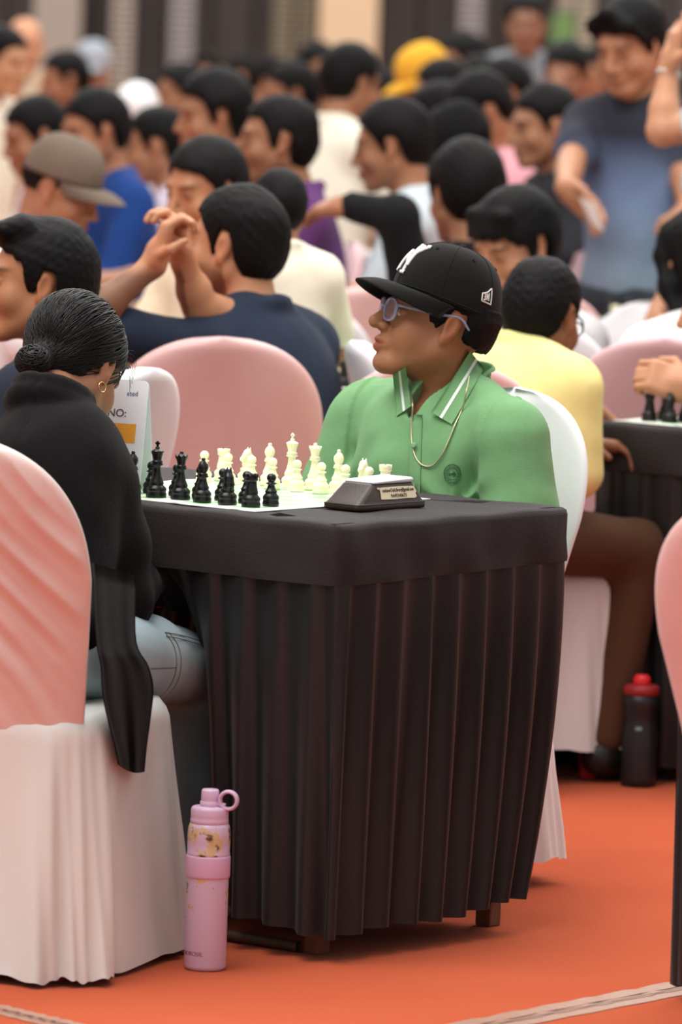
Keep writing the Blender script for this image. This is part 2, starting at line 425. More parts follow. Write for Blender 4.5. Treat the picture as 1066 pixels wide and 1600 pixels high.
# ================================================================== chess boards and pieces
def board_mat():
    m = bpy.data.materials.new('vinyl_board'); m.use_nodes = True; nt = m.node_tree; N = nt.nodes; L = nt.links; b = N['Principled BSDF']
    tc = N.new('ShaderNodeTexCoord'); ck = N.new('ShaderNodeTexChecker'); ck.inputs['Scale'].default_value = 1/.055
    mp = N.new('ShaderNodeMapping'); mp.inputs['Location'].default_value = (.22, .22, .0275)
    L.new(tc.outputs['Object'], mp.inputs[0]); L.new(mp.outputs[0], ck.inputs['Vector'])
    ck.inputs['Color1'].default_value = (*lin('e9efe2'), 1); ck.inputs['Color2'].default_value = (*lin('8fcb86'), 1)
    sep = N.new('ShaderNodeSeparateXYZ'); L.new(tc.outputs['Object'], sep.inputs[0])
    def ab(o):
        a = N.new('ShaderNodeMath'); a.operation = 'ABSOLUTE'; L.new(sep.outputs[o], a.inputs[0]); return a
    mxm = N.new('ShaderNodeMath'); mxm.operation = 'MAXIMUM'; L.new(ab(0).outputs[0], mxm.inputs[0]); L.new(ab(1).outputs[0], mxm.inputs[1])
    gt = N.new('ShaderNodeMath'); gt.operation = 'GREATER_THAN'; gt.inputs[1].default_value = .22; L.new(mxm.outputs[0], gt.inputs[0])
    mx = N.new('ShaderNodeMix'); mx.data_type = 'RGBA'; L.new(gt.outputs[0], mx.inputs['Factor']); L.new(ck.outputs[0], mx.inputs['A']); mx.inputs['B'].default_value = (*lin('e9efe2'), 1)
    L.new(mx.outputs['Result'], b.inputs['Base Color']); b.inputs['Roughness'].default_value = .38; return m
bmat = board_mat()
def board(c, ang, label):
    n = 26; V = []
    for j in range(n):
        for i in range(n):
            x, y = (i/(n-1)-.5)*.5, (j/(n-1)-.5)*.5
            V.append((x, y, .002+.0008*math.sin(i*.9)*math.sin(j*.7)+(.002 if (i in (0, n-1) and j % 7 == 2) else 0)))
    V2 = V+[(x, y, .0) for x, y, z in V]
    f = grid_faces(n, n); f2 = f[:, ::-1]+n*n
    ring = [i for i in range(n)]+[j*n+n-1 for j in range(1, n)]+[(n-1)*n+i for i in range(n-2, -1, -1)]+[j*n for j in range(n-2, 0, -1)]
    sd = [(ring[i], ring[(i+1) % len(ring)]) for i in range(len(ring))]; f3 = np.array([(b, a, a+n*n, b+n*n) for a, b in sd])
    o = build('chess_board', V2, np.vstack([f, f2, f3]), bmat); o.location = c; o.rotation_euler = (0, 0, ang); return tag(o, label, 'chess board', 'roll-up chess boards')
ivory = mat('ivory_plastic', 'f3efcf', .38, .03, 30, spec=.45, sss=.25)
ebony = mat('ebony_plastic', '0e0e0e', .32, .12, 40, spec=.42)
def foot(r): # shared foot profile
    return [(0, 0), (r*.97, 0), (r, .002), (r, .006), (r*.93, .0085), (r*.93, .0105), (r*.99, .013), (r*.95, .017), (r*.72, .021), (r*.66, .0225), (r*.72, .025), (r*.70, .0265)]
PIECES = {}
def mk_piece(kind):
    if kind == 'king':
        r = .0185; p = foot(r)+[(.0115, .030), (.0088, .037), (.0072, .046), (.0066, .056), (.0100, .0575), (.0112, .0595), (.0088, .0615), (.0105, .0632), (.0085, .0655), (.0075, .067), (.0090, .074), (.0112, .0805), (.0116, .082), (.0100, .0835), (.0045, .0865), (.0035, .0875), (.0045, .089), (.0035, .0902), (0, .0905)]
        parts = [lathe_data(p, 28)]
        for c, s in (((0, 0, .0955), (.0042, .0032, .0105)), ((0, 0, .0965), (.0095, .0032, .0038))):
            b = box_bm(*c, *s, .0007); b.verts.index_update(); tris = bmesh.ops.triangulate(b, faces=b.faces[:])['faces']; b.verts.index_update()
            v = np.array([q.co[:] for q in b.verts]); f = np.array([[w.index for w in q.verts]+[q.verts[2].index] for q in b.faces]); b.free(); parts.append((v, f))
        return merge_any(parts)
    if kind == 'queen':
        r = .0178; p = foot(r)+[(.0108, .030), (.0084, .037), (.0070, .045), (.0063, .053), (.0095, .0545), (.0106, .0562), (.0084, .058), (.0098, .0595), (.0078, .0615), (.0070, .063), (.0086, .070), (.0112, .0775), (.0116, .079), (.0098, .0785), (.0088, .0775), (.006, .081), (.003, .0825), (.0034, .084), (.0028, .0862), (0, .087)]
        v, f = lathe_data(p, 32)
        a = np.arctan2(v[:, 1], v[:, 0]); m = (v[:, 2] > .0768) & (v[:, 2] < .0795) & (np.hypot(v[:, 0], v[:, 1]) > .0095)
        v[m, 2] += .0022*np.cos(8*a[m]); return v, f
    if kind == 'bishop':
        r = .0165; p = foot(r)+[(.0098, .030), (.0076, .036), (.0064, .043), (.0092, .0445), (.0102, .0462), (.008, .048), (.0092, .0495), (.0068, .0515), (.0062, .0525), (.0088, .0575), (.0096, .062), (.0084, .067), (.0058, .0712), (.0034, .0735), (.0030, .0742), (.0038, .076), (.0028, .0782), (0, .079)]
        v, f = lathe_data(p, 32)
        d = np.abs((v[:, 2]-.066)-(v[:, 0]*1.1)); m = (v[:, 2] > .058) & (v[:, 0] > .0) & (d < .0022); v[m, :2] *= .72; return v, f
    if kind == 'rook':
        r = .0170; p = foot(r)+[(.0112, .030), (.0098, .036), (.0090, .043), (.0090, .0465), (.0112, .048), (.0116, .0495), (.0104, .0505), (.0116, .0520), (.0120, .0585), (.0118, .0592), (.0088, .0592), (.0086, .0545), (0, .054)]
        v, f = lathe_data(p, 48)
        a = np.arctan2(v[:, 1], v[:, 0]); rr = np.hypot(v[:, 0], v[:, 1]); m = (v[:, 2] > .0575) & (rr > .008) & (np.cos(6*a) > .72); v[m, 2] -= .0038; return v, f
    if kind == 'pawn':
        r = .0150; p = foot(r)+[(.0088, .028), (.0068, .033), (.0058, .0375), (.0090, .039), (.0095, .0402), (.0066, .0415), (.0056, .0425)]
        p += [(.0084*math.sin(t), .0495-.0084*math.cos(t)) for t in np.linspace(.72, math.pi, 9)]; return lathe_data(p, 28)
    if kind == 'knight':
        r = .0172; base = lathe_data(foot(r)+[(.0112, .0285), (.0095, .0295), (0, .0296)], 28)
        s = S()   # horse head, looking along +y
        s.chain([(0, -.002, .026), (0, -.005, .036), (0, -.004, .047), (0, .000, .056)], [.0098, .0092, .0080, .0066], k=.004)
        s.cone((0, .000, .0555), (0, .0125, .0455), .0064, .0042, k=.004)
        s.cone((0, .004, .047), (0, .0115, .0445), .0046, .0036, k=.003)
        s.cone((0, -.002, .030), (0, .006, .036), .0082, .0052, k=.005)
        for sx in (-1, 1):
            s.cone((sx*.003, -.0028, .060), (sx*.0036, -.0040, .0665), .0024, .0009, k=.002)
            s.ell((sx*.0052, .0055, .0545), (.0012, .0018, .0016), k=.001)
        for q in range(6):                       # mane ridges
            t = q/5; s.cone((-.001, -.0135+.009*t*t, .034+.024*t), (.001, -.0095+.008*t*t, .031+.026*t), .0022, .0016, k=.0015)
        s.cone((-.006, .0135, .0432), (.006, .0135, .0432), .0007, .0007, k=.001, mode='s')
        v, f = s.mesh(.0011); return merge([base, (v, f)])
def merge_any(parts):
    V = []; Fs = []; o = 0
    for v, f in parts:
        V.append(v); Fs += [tuple(dict.fromkeys(int(i)+o for i in q)) for q in f]; o += len(v)
    return np.vstack(V), Fs
for kd in ('king', 'queen', 'bishop', 'knight', 'rook', 'pawn'):
    v, f = mk_piece(kd)
    for c, m in (('white', ivory), ('black', ebony)): PIECES[c, kd] = mesh_from('%s_%s' % (c, kd), v, f if isinstance(f, np.ndarray) else f, m)
def piece(c, kd, p, rz, label, group):
    o = obj('chess_%s' % kd, PIECES[c, kd]); o.location = p; o.rotation_euler = (0, 0, rz)
    tag(o, label, 'chess piece', group); return o
SQ = .055; BU, BV = .296, .479
board(TB(BU, BV, ZT+.0052), AU, 'pale green and white roll-up chess board on the front table')
ORD = ['rook', 'knight', 'bishop', 'queen', 'king', 'bishop', 'knight', 'rook']
filew = ['first', 'second', 'third', 'fourth', 'fifth', 'sixth', 'seventh', 'eighth']
for i, kd in enumerate(ORD):
    v = BV+(i-3.5)*SQ; zz = ZT+.0075
    jit = lambda: (random.uniform(-.003, .003), random.uniform(-.003, .003))
    near = 'nearest the clock' if i < 4 else 'farthest from the clock'
    kl = ('%s %s %s' % ('%s', kd, near) if kd not in ('king', 'queen') else '%s ' + kd)
    for col, r0, r1, rz in (('black', -3.5, -2.5, AU-math.pi/2), ('white', 3.5, 2.5, AU+math.pi/2)):
        j = jit(); turn = random.uniform(-.3, .3)+(1.25 if (col == 'black' and kd == 'knight' and i < 4) else 0)
        cl = 'black plastic' if col == 'black' else 'ivory plastic'
        piece(col, kd, TB(BU+r0*SQ+j[0], v+j[1], zz), rz+turn, (kl % cl)+' on the front board', col+' chess pieces on the front board')
        j = jit()
        piece(col, 'pawn', TB(BU+r1*SQ+j[0], v+j[1], zz), rz, '%s pawn on the front board, %s from the clock end' % (cl, filew[i]), col+' chess pieces on the front board')
def bg_set(c, ang, label, grp, shift=0):
    u = np.array([math.cos(ang), math.sin(ang), 0]); v = np.array([-math.sin(ang), math.cos(ang), 0]); c = np.array(c)
    board(c, ang, 'pale chess board on the '+label)
    for i, kd in enumerate(ORD):
        for col, r0, r1, rz in (('black', -3.5, -2.5, ang-math.pi/2), ('white', 3.5, 2.5, ang+math.pi/2)):
            nm = 'black' if col == 'black' else 'ivory'
            side = 'nearer' if i < 4 else 'farther'
            piece(col, kd, c+u*r0*SQ+v*(i-3.5)*SQ+np.array([0, 0, .0025]), rz, '%s %s%s on the %s' % (nm, kd, '' if kd in ('king', 'queen') else ' at the %s end' % side, label), nm+' pieces on the '+label)
            piece(col, 'pawn', c+u*r1*SQ+v*(i-3.5)*SQ+np.array([0, 0, .0025]), rz, '%s pawn on the %s, %s file from the near end' % (nm, label, filew[i]), nm+' pieces on the '+label)
bg_set(T2c+U*.29+Vv*.68+np.array([0, 0, ZT-T2c[2]+.0052]), AU, "board before the kid in yellow", 'x')
bg_set(t3+np.array([.25, .27, .0052]), math.pi/2, 'board beside the navy shirted man', 'x')
bg_set(t4+np.array([.27, .26, .0052]), -math.pi/2, 'board below the ombre polo', 'x')

# ================================================================== chess clock
ck = empty('chess_clock', TB(.222, .134, ZT+.0055), AU, 'dark brown digital chess clock with a worn contact sticker on the table', 'chess clock')
brown = mat('clock_brown', '24160f', .36, .12, 20, .08, 300, spec=.4, col2='37241b')
LX, LY, HB = .195, .088, .047
def loft(rings, m, name, par, smooth=False, cap=True):
    n = len(rings[0]); V = np.vstack([np.array(r, float) for r in rings]); f = [tuple(q) for q in grid_faces(n, len(rings), True)]
    if cap: f += [tuple(range(n))[::-1], tuple(range(n*(len(rings)-1), n*len(rings)))]
    return build(name, V, f, m, par, smooth)
def rrect(x0, x1, y0, y1, z, r, n=5):
    P = []
    for cx, cy, a0 in ((x1-r, y1-r, 0), (x0+r, y1-r, 90), (x0+r, y0+r, 180), (x1-r, y0+r, 270)):
        for k in range(n): a = math.radians(a0+90*k/(n-1)); P.append((cx+r*math.cos(a), cy+r*math.sin(a), z))
    return P
def tilt(P, f): return [(x, y, z+f(x, y)) for x, y, z in P]
body = loft([rrect(.001, LX-.001, .001, LY-.001, 0, .012), rrect(0, LX, 0, LY, .003, .013), rrect(0, LX, 0, LY, .009, .013), rrect(.003, LX-.003, .002, LY-.002, .0115, .012), rrect(.009, LX-.008, .004, LY-.004, .016, .011),
      rrect(.048, LX-.026, .012, LY-.006, .043, .008), rrect(.051, LX-.029, .015, LY-.009, .046, .007)], brown, 'body', ck, True)
loft([rrect(.0005, LX-.0005, .0005, LY-.0005, .0085, .013), rrect(-.0006, LX+.0006, -.0006, LY+.0006, .0098, .0135), rrect(.0005, LX-.0005, .0005, LY-.0005, .011, .013)], mat('clock_base_seam', '17110f', .5), 'base_seam', ck, True, False)
wh = mat('clock_white', 'e9eaec', .35, .02, 10)
loft([tilt(rrect(.054, LX-.028, .012, LY-.008, .0455, .006), lambda x, y: .0), tilt(rrect(.053, LX-.027, .011, LY-.007, .048, .006), lambda x, y: .03*(x-.05)), tilt(rrect(.055, LX-.030, .013, LY-.009, .050, .006), lambda x, y: .035*(x-.05))], wh, 'white_rocker', ck, True)
# back slope frame for the sticker: the slope between z=.016,y=.004 and z=.043,y=.012
sl = np.array([0, .008, .027]); sl /= np.linalg.norm(sl); sn = np.array([0, -sl[2], sl[1]])
def slope(x, t, o=.0008): return np.array([x, .004, .016])+sl*t+sn*o
st = []; px_ = [(.066, .0025), (.10, .0015), (.14, .002), (.162, .0015), (.168, .004), (.1655, .010), (.169, .013), (.166, .021), (.163, .0235), (.12, .0245), (.075, .024), (.066, .0235), (.067, .012)]
V = [slope(x, t, .0004) for x, t in px_]+[slope(x, t, .0011) for x, t in px_]; n = len(px_)
build('sticker', V, [tuple(range(n, 2*n)), tuple(range(n))[::-1]]+[(i, (i+1) % n, n+(i+1) % n, n+i) for i in range(n)], mat('sticker_cream', 'd9c6a4', .6, .2, 60, col2='e6d8bb'), ck, False)
ink = mat('sticker_ink', '241c16', .7)
for s_, sz, t0, sx in (('rainbowClubLibrary@gmail.com', .0088, .0178, .78), ('9449340675', .0092, .0075, 1.0)):
    v, f = text_data(s_, sz, .0002)
    w = np.array([slope(.117+p[0]*sx*(.094/max(.094, (v[:, 0].max()-v[:, 0].min())*sx)), t0+p[1], .0015+p[2]) for p in v]); build('sticker_lettering', w, f, ink, ck, False)
v, f = lathe_data([(0, .0006), (.0032, .0006), (.0036, 0), (0, 0)], 16)
w = np.array([slope(.063, .022, 0)+np.array([p[0], 0, 0])+sl*p[1]*.7+sn*(p[2]+.0006) for p in v]); build('chip_mark', w, f, mat('chip_pale', 'c8b6a6', .6), ck)

# ================================================================== card standing on the table
cardp = UZ(166, 764, ZT+.005)
cd = empty('number_card', cardp, math.radians(-14), 'white table number card with orange block behind the girl', 'card')
cw, chh = .15, .20
def card_sheet(sg):
    n = 8; P = []
    for x, z in [(-cw, 0), (cw/2, 0)]+[(cw/2-.012+.012*math.cos(a), chh-.012+.012*math.sin(a)) for a in np.linspace(0, math.pi/2, n)]+[(-cw+.012+.012*math.cos(a), chh-.012+.012*math.sin(a)) for a in np.linspace(math.pi/2, math.pi, n)]:
        P.append((x, sg*.045*(1-z/chh), z))
    k = len(P); V = P+[(x, y+.0012, z) for x, y, z in P]
    return V, [tuple(range(k)), tuple(range(k, 2*k))[::-1]]+[(i, (i+1) % k, k+(i+1) % k, k+i) for i in range(k)]
cm = mat('card_white', 'eef1f6', .55, .01)
build('front_sheet', *card_sheet(-1), cm, cd, False); build('back_sheet', *card_sheet(1), cm, cd, False)
def on_card(x, z, o=.0006): return (x, -.045*(1-z/chh)-o, z)
box_v = [on_card(x, z) for x, z in ((-.01, .088), (.058, .088), (.058, .122), (-.01, .122))]
build('orange_block', box_v, [(0, 1, 2, 3)], mat('card_orange', 'f2a93a', .6), cd, False)
for s_, sz, cx, cz, col in (('NO:', .02, .020, .140, '3a3d4a'), ('ated', .012, .046, .176, '3b5d8f')):
    v, f = text_data(s_, sz, .0001); build('card_lettering', [on_card(cx+p[0], cz+p[1], .0008+p[2]) for p in v], f, mat('card_ink_'+col, col, .7), cd, False)

# ================================================================== water bottles
def bottle_paint():
    m = bpy.data.materials.new('chipped_pink'); m.use_nodes = True; nt = m.node_tree; N = nt.nodes; L = nt.links; b = N['Principled BSDF']
    tc = N.new('ShaderNodeTexCoord'); n1 = N.new('ShaderNodeTexNoise'); n1.inputs['Scale'].default_value = 26; n1.inputs['Detail'].default_value = 6; n1.inputs['Roughness'].default_value = .62
    mp = N.new('ShaderNodeMapping'); mp.inputs['Location'].default_value = (.31, .12, .475); L.new(tc.outputs['Object'], mp.inputs[0]); L.new(mp.outputs[0], n1.inputs['Vector'])
    sp = N.new('ShaderNodeSeparateXYZ'); L.new(tc.outputs['Object'], sp.inputs[0])
    # wear is heavier around the shoulder ring and below the band
    def bump_at(z0, w):
        a = N.new('ShaderNodeMath'); a.operation = 'SUBTRACT'; a.inputs[1].default_value = z0; L.new(sp.outputs[2], a.inputs[0])
        q = N.new('ShaderNodeMath'); q.operation = 'ABSOLUTE'; L.new(a.outputs[0], q.inputs[0])
        d = N.new('ShaderNodeMapRange'); d.inputs['From Min'].default_value = 0; d.inputs['From Max'].default_value = w; d.inputs['To Min'].default_value = .12; d.inputs['To Max'].default_value = 0; L.new(q.outputs[0], d.inputs['Value']); return d
    s1 = N.new('ShaderNodeMath'); s1.operation = 'ADD'; L.new(bump_at(.234, .028).outputs[0], s1.inputs[0]); L.new(bump_at(.137, .03).outputs[0], s1.inputs[1])
    s2 = N.new('ShaderNodeMath'); s2.operation = 'ADD'; L.new(s1.outputs[0], s2.inputs[0]); L.new(n1.outputs['Fac'], s2.inputs[1])
    cr = N.new('ShaderNodeValToRGB'); cr.color_ramp.elements[0].position = .612; cr.color_ramp.elements[1].position = .62; L.new(s2.outputs[0], cr.inputs[0])
    n2 = N.new('ShaderNodeTexNoise'); n2.inputs['Scale'].default_value = 70; L.new(tc.outputs['Object'], n2.inputs['Vector'])
    c2 = N.new('ShaderNodeValToRGB'); c2.color_ramp.elements[0].color = (*lin('5a3c33'), 1); c2.color_ramp.elements[1].color = (*lin('cdb086'), 1); c2.color_ramp.elements[0].position = .38; c2.color_ramp.elements[1].position = .5; L.new(n2.outputs['Fac'], c2.inputs[0])
    mx = N.new('ShaderNodeMix'); mx.data_type = 'RGBA'; L.new(cr.outputs[0], mx.inputs['Factor']); mx.inputs['A'].default_value = (*lin('cfb4cc'), 1); L.new(c2.outputs[0], mx.inputs['B'])
    L.new(mx.outputs['Result'], b.inputs['Base Color']); b.inputs['Roughness'].default_value = .34; return m
bp = UZ(320, 1514, 0)
bt = empty('water_bottle', bp, math.radians(-12), 'scuffed pink steel water bottle standing on the orange carpet', 'bottle')
pink = mat('bottle_pink', 'd2b2cc', .42, .03, 20); pinkd = mat('bottle_band_pink', 'd5a9c8', .5, .03, 20)
lathe('steel_body', [(0, .001), (.030, .0), (.0345, .003), (.0362, .008), (.0362, .155), (.0366, .199), (.0372, .201), (.0372, .203), (.0364, .205), (.037, .222), (.0372, .236), (.0356, .247), (.0335, .253), (.030, .255), (0, .255)], bottle_paint(), bt, 48)
lathe('grip_band', [(.0362, .1605), (.0378, .1612), (.0384, .164), (.0384, .196), (.0378, .1985), (.0362, .199)], pinkd, bt, 48)
lathe('collar', [(.030, .252), (.0328, .254), (.0332, .260), (.0322, .262), (.0326, .266), (.0326, .277), (.031, .281), (.0290, .2825), (.018, .2835), (0, .2835)], pink, bt, 40)
lathe('spout_cap', [(.0165, .2828), (.0172, .284), (.0172, .291), (.0155, .2922), (.0158, .2935), (.0152, .309), (.0135, .3125), (0, .3130)], pink, bt, 36)
lp = []
for a in np.linspace(0, 2*math.pi, 28, endpoint=False): lp.append((.0335+.0150*math.cos(a), -.004, .2955+.0150*math.sin(a)))
v, f = tube_data(lp, .0035, 8, True); v[:, 1] = (v[:, 1]+.004)*2.6-.004; build('carry_loop', v, f, pink, bt)
build('loop_strap', *tube_data([(.015, -.004, .2865), (.021, -.004, .2875), (.028, -.004, .2855)], .0045, 8), pink, bt)
v, f = text_data('BOROSIL', .0105, .0002); ang0 = math.radians(-90-12-26)+math.radians(12)
w = []
for p in v:
    a = ang0+p[0]/.0362; rr = .0364+p[2]; w.append((rr*math.cos(a), rr*math.sin(a), .030+p[1]))
build('maker_lettering', w, f, mat('bottle_ink', '6f3f4c', .6), bt, False)
b2 = empty('shaker_bottle', UZ(997, 1228, 0), 0, 'black sports bottle with a red lid standing below the right table', 'bottle')
blk = mat('bottle_black', '1d1a1b', .45, .1, 20)
lathe('body', [(0, 0), (.034, 0), (.038, .004), (.039, .02), (.038, .12), (.034, .135), (.033, .15), (.036, .165), (.0375, .18), (.0375, .20), (0, .201)], blk, b2, 32)
lathe('lid', [(.036, .198), (.039, .2), (.039, .214), (.034, .219), (.018, .221), (0, .221)], mat('lid_dark_red', '8e1f22', .5), b2, 32)
lathe('nozzle', [(.017, .219), (.0185, .222), (.0185, .234), (.013, .241), (0, .242)], mat('lid_red', 'd8272c', .45), b2, 24)
box('badge', (-.005, -.0375, .128), (.014, .004, .008), mat('badge_teal', '6d8c86', .4), b2)

# ================================================================== satin covered chairs
def satin(name, c1, c2, rough=.42): return mat(name, c1, rough, .05, 5.5, .12, 60, sheen=.3, spec=.35, col2=c2, bstretch=(1, 1, .5))
SAT = {'pink': satin('satin_rose', 'cf9d9b', 'e2bfbb'), 'white': satin('satin_white', 'dcdadf', 'f0eef0'), 'mauve': satin('satin_mauve', 'bf9499', 'd3afb2'),
       'heroback': satin('satin_salmon', 'd0aca6', 'e9d6d0', .32), 'skirt': satin('satin_skirt', 'cbccc8', 'e2e1dc', .42), 'wskirt': satin('satin_wskirt', 'd5d2d2', 'e8e6e5', .45)}
red_pl = mat('red_plastic', 'b3161a', .35, .05); wht_pl = mat('white_plastic', 'e4e4e6', .4, .03)
CHZ = .93
def chair_back(n=34, mrow=34, fold=0, seed=0):
    """arched back sleeve; local frame: front +y, x right. Returns closed mesh data."""
    zb, zt = .40, CHZ; V = []
    def hw(t):
        base = .196+.040*min(1, t/.55)**1.0
        if t > .55: q = (t-.55)/.45; base = .236*(1-q**2.6)**(1/2.2)
        return max(base, .004)
    for side in (1, -1):
        for j in range(mrow):
            t = 1-(1-j/(mrow-1))**1.35 if j < mrow-1 else 1
            for i in range(n):
                s = -1+2*i/(n-1); s = math.copysign(1-(1-abs(s))**1.4, s)
                w = hw(t); x = s*w; z = zb+(zt-zb)*t
                edge = max(0, 1-abs(s)**6)*min(1, (1-t)/.05+.15)
                y = -.205-.115*t-.03*t*t+.035*s*s*(1-.4*t)
                th = .020*math.sqrt(max(edge, .02)); dsp = 0
                if fold and side < 0:
                    # pulled diagonal creases that run down towards the right-hand lower corner
                    g = 1.25*z-x; p = 1.35*x+z+.10*math.sin(z*9)*x; p += .016*math.sin(g*8)+.016*math.sin(p*15+1)
                    m1 = max(0, math.sin(g*7+1.0+2.2*p))**.7*min(1, max(0, (x+.17)/.16)); m2 = .45+.55*math.sin(g*4.1-p*3)
                    r1 = 1-2*abs(math.sin(p*31)); r2 = 1-2*abs(math.sin(p*58+.7))
                    dsp = (.0042*r1*m1+.0022*r2*m2*min(1, max(0, (x+.2)/.2)))*min(1, t/.06)*min(1, (1-abs(s))/.06)*min(1, (1-t)/.12)
                    dsp += .006*math.exp(-((p-.62)/.02)**2)*min(1, t/.06)*(x > -.05)
                V.append((x, y+side*th+(-dsp if side < 0 else 0), z))
    f1 = grid_faces(n, mrow); f2 = f1[:, ::-1]+n*mrow; N = n*mrow
    rim = [j*n for j in range(mrow-1, -1, -1)]+[i for i in range(1, n)]+[j*n+n-1 for j in range(1, mrow)]+[(mrow-1)*n+i for i in range(n-2, 0, -1)]
    f3 = np.array([(rim[i], rim[(i+1) % len(rim)], rim[(i+1) % len(rim)]+N, rim[i]+N) for i in range(len(rim))])
    return np.array(V), np.vstack([f1[:, ::-1], f2[:, ::-1], f3])
def chair_skirt(hem=.012, n=150, m=16, fold=1, seed=1, flare=.035):
    r = random.Random(seed); V = []; ph = [r.uniform(0, 6.3) for _ in range(6)]
    def ring(a, sx, sy, cy):      # superellipse seat outline
        c, s = math.cos(a), math.sin(a); p = 2/5.5
        return math.copysign(abs(c)**p, c)*sx, cy+math.copysign(abs(s)**p, s)*sy
    rows = [(0, .455, -1), (.75, .458, -1), (.95, .452, -1), (1, .435, 0)]
    for q, z, _ in rows:
        for i in range(n): x, y = ring(2*math.pi*i/n, .222*q, .225*q, 0); V.append((x, y, z))
    for j in range(1, m):
        t = j/(m-1)
        for i in range(n):
            a = 2*math.pi*i/n; g = flare*t
            w = fold*(.011*math.sin(a*7+ph[0]+.8*t)+.008*math.sin(a*13+ph[1]+1.5*t)+.004*math.sin(a*29+ph[2]-3*t))*t**.75
            x, y = ring(a, .225+g, .228+g, 0); L = math.hypot(x, y); x += x/L*w; y += y/L*w
            z = .435+(hem-.435)*t+(.004*math.sin(a*11+ph[3])+.002*math.sin(a*37) if j == m-1 else .006*math.sin(a*9+t*6+ph[4])*math.sin(math.pi*t)*fold)
            V.append((x, y, max(z, .004)))
    V = np.array(V); f = grid_faces(n, len(rows)+m-1, True)
    return V, f
CHM = {}
def chair(kind, loc, face, label, hem=.012, legs='red', hero=False, group='satin covered chairs in the hall', seed=1, scale=1, flare=.035):
    key = (kind, hem, hero, seed if hero else 0)
    root = empty('covered_chair', (loc[0], loc[1], 0), face-math.pi/2, label, 'chair', group); root.scale = (scale,)*3
    bk = 'heroback' if hero else kind; sk = 'skirt' if kind in ('pink', 'mauve') else 'wskirt'
    if ('b', bk) not in CHM: CHM['b', bk] = mesh_from('back_cover', *(chair_back(90, 90, 1) if hero else chair_back(fold=0)), SAT[bk])
    if ('s', sk, hem, hero, flare) not in CHM: CHM['s', sk, hem, hero, flare] = mesh_from('seat_skirt', *chair_skirt(hem, 260 if hero else 120, 30 if hero else 12, 1.15 if hero else .8, seed, flare), SAT[sk])
    if ('l', legs) not in CHM:
        b = bmesh.new()
        for s in (-1,): pass
        CHM['l', legs] = None
        o = bm_obj('leg', box_bm(0, 0, .21, .034, .034, .42, .005), red_pl if legs == 'red' else wht_pl); CHM['l', legs] = o.data; bpy.data.objects.remove(o)
        o = bm_obj('seat_shell', box_bm(0, 0, .425, .40, .40, .02, .008), red_pl if legs == 'red' else wht_pl); CHM['p', legs] = o.data; bpy.data.objects.remove(o)
    obj('back_cover', CHM['b', bk], root); obj('seat_skirt', CHM['s', sk, hem, hero, flare], root)
    obj('seat_shell', CHM['p', legs], root)
    for x in (-.165, .165):
        for y in (-.165, .165): o = obj('leg', CHM['l', legs], root); o.location = (x, y, 0)
    return root
FG = math.radians(70)                       # the girl's chair faces away into the hall
fg = np.array([math.cos(FG), math.sin(FG), 0]); sg = np.array([fg[1], -fg[0], 0])
gch = UZ(296, 1476, .01)-fg*.245-sg*.24
chair('pink', gch, FG, 'salmon pink satin covered chair of the girl in the black jacket', hero=True, seed=5)
FB = AU+math.pi; fb = -U; 
bch = np.array([CB[0], CB[1], 0])+U*.905+Vv*.575
chair('white', bch, FB, 'white covered chair of the boy in the green polo', seed=2, hem=.05, legs='white')
kch = UZ(938, 1182, .055)+np.array([-.20, .0, 0]); FK = math.radians(12)
chair('white', kch+np.array([-.02, .17, 0]), FK, 'white covered chair with red legs under the kid in yellow', hem=.072, legs='red')
_fr = AU; _l = rotm(_fr-math.pi/2)@np.array((-.226, -.285, .80))
chair('pink', UY(1024, 880, 9.5)-_l, _fr, 'pale pink covered chair cut off by the right edge', seed=3, flare=-.012)

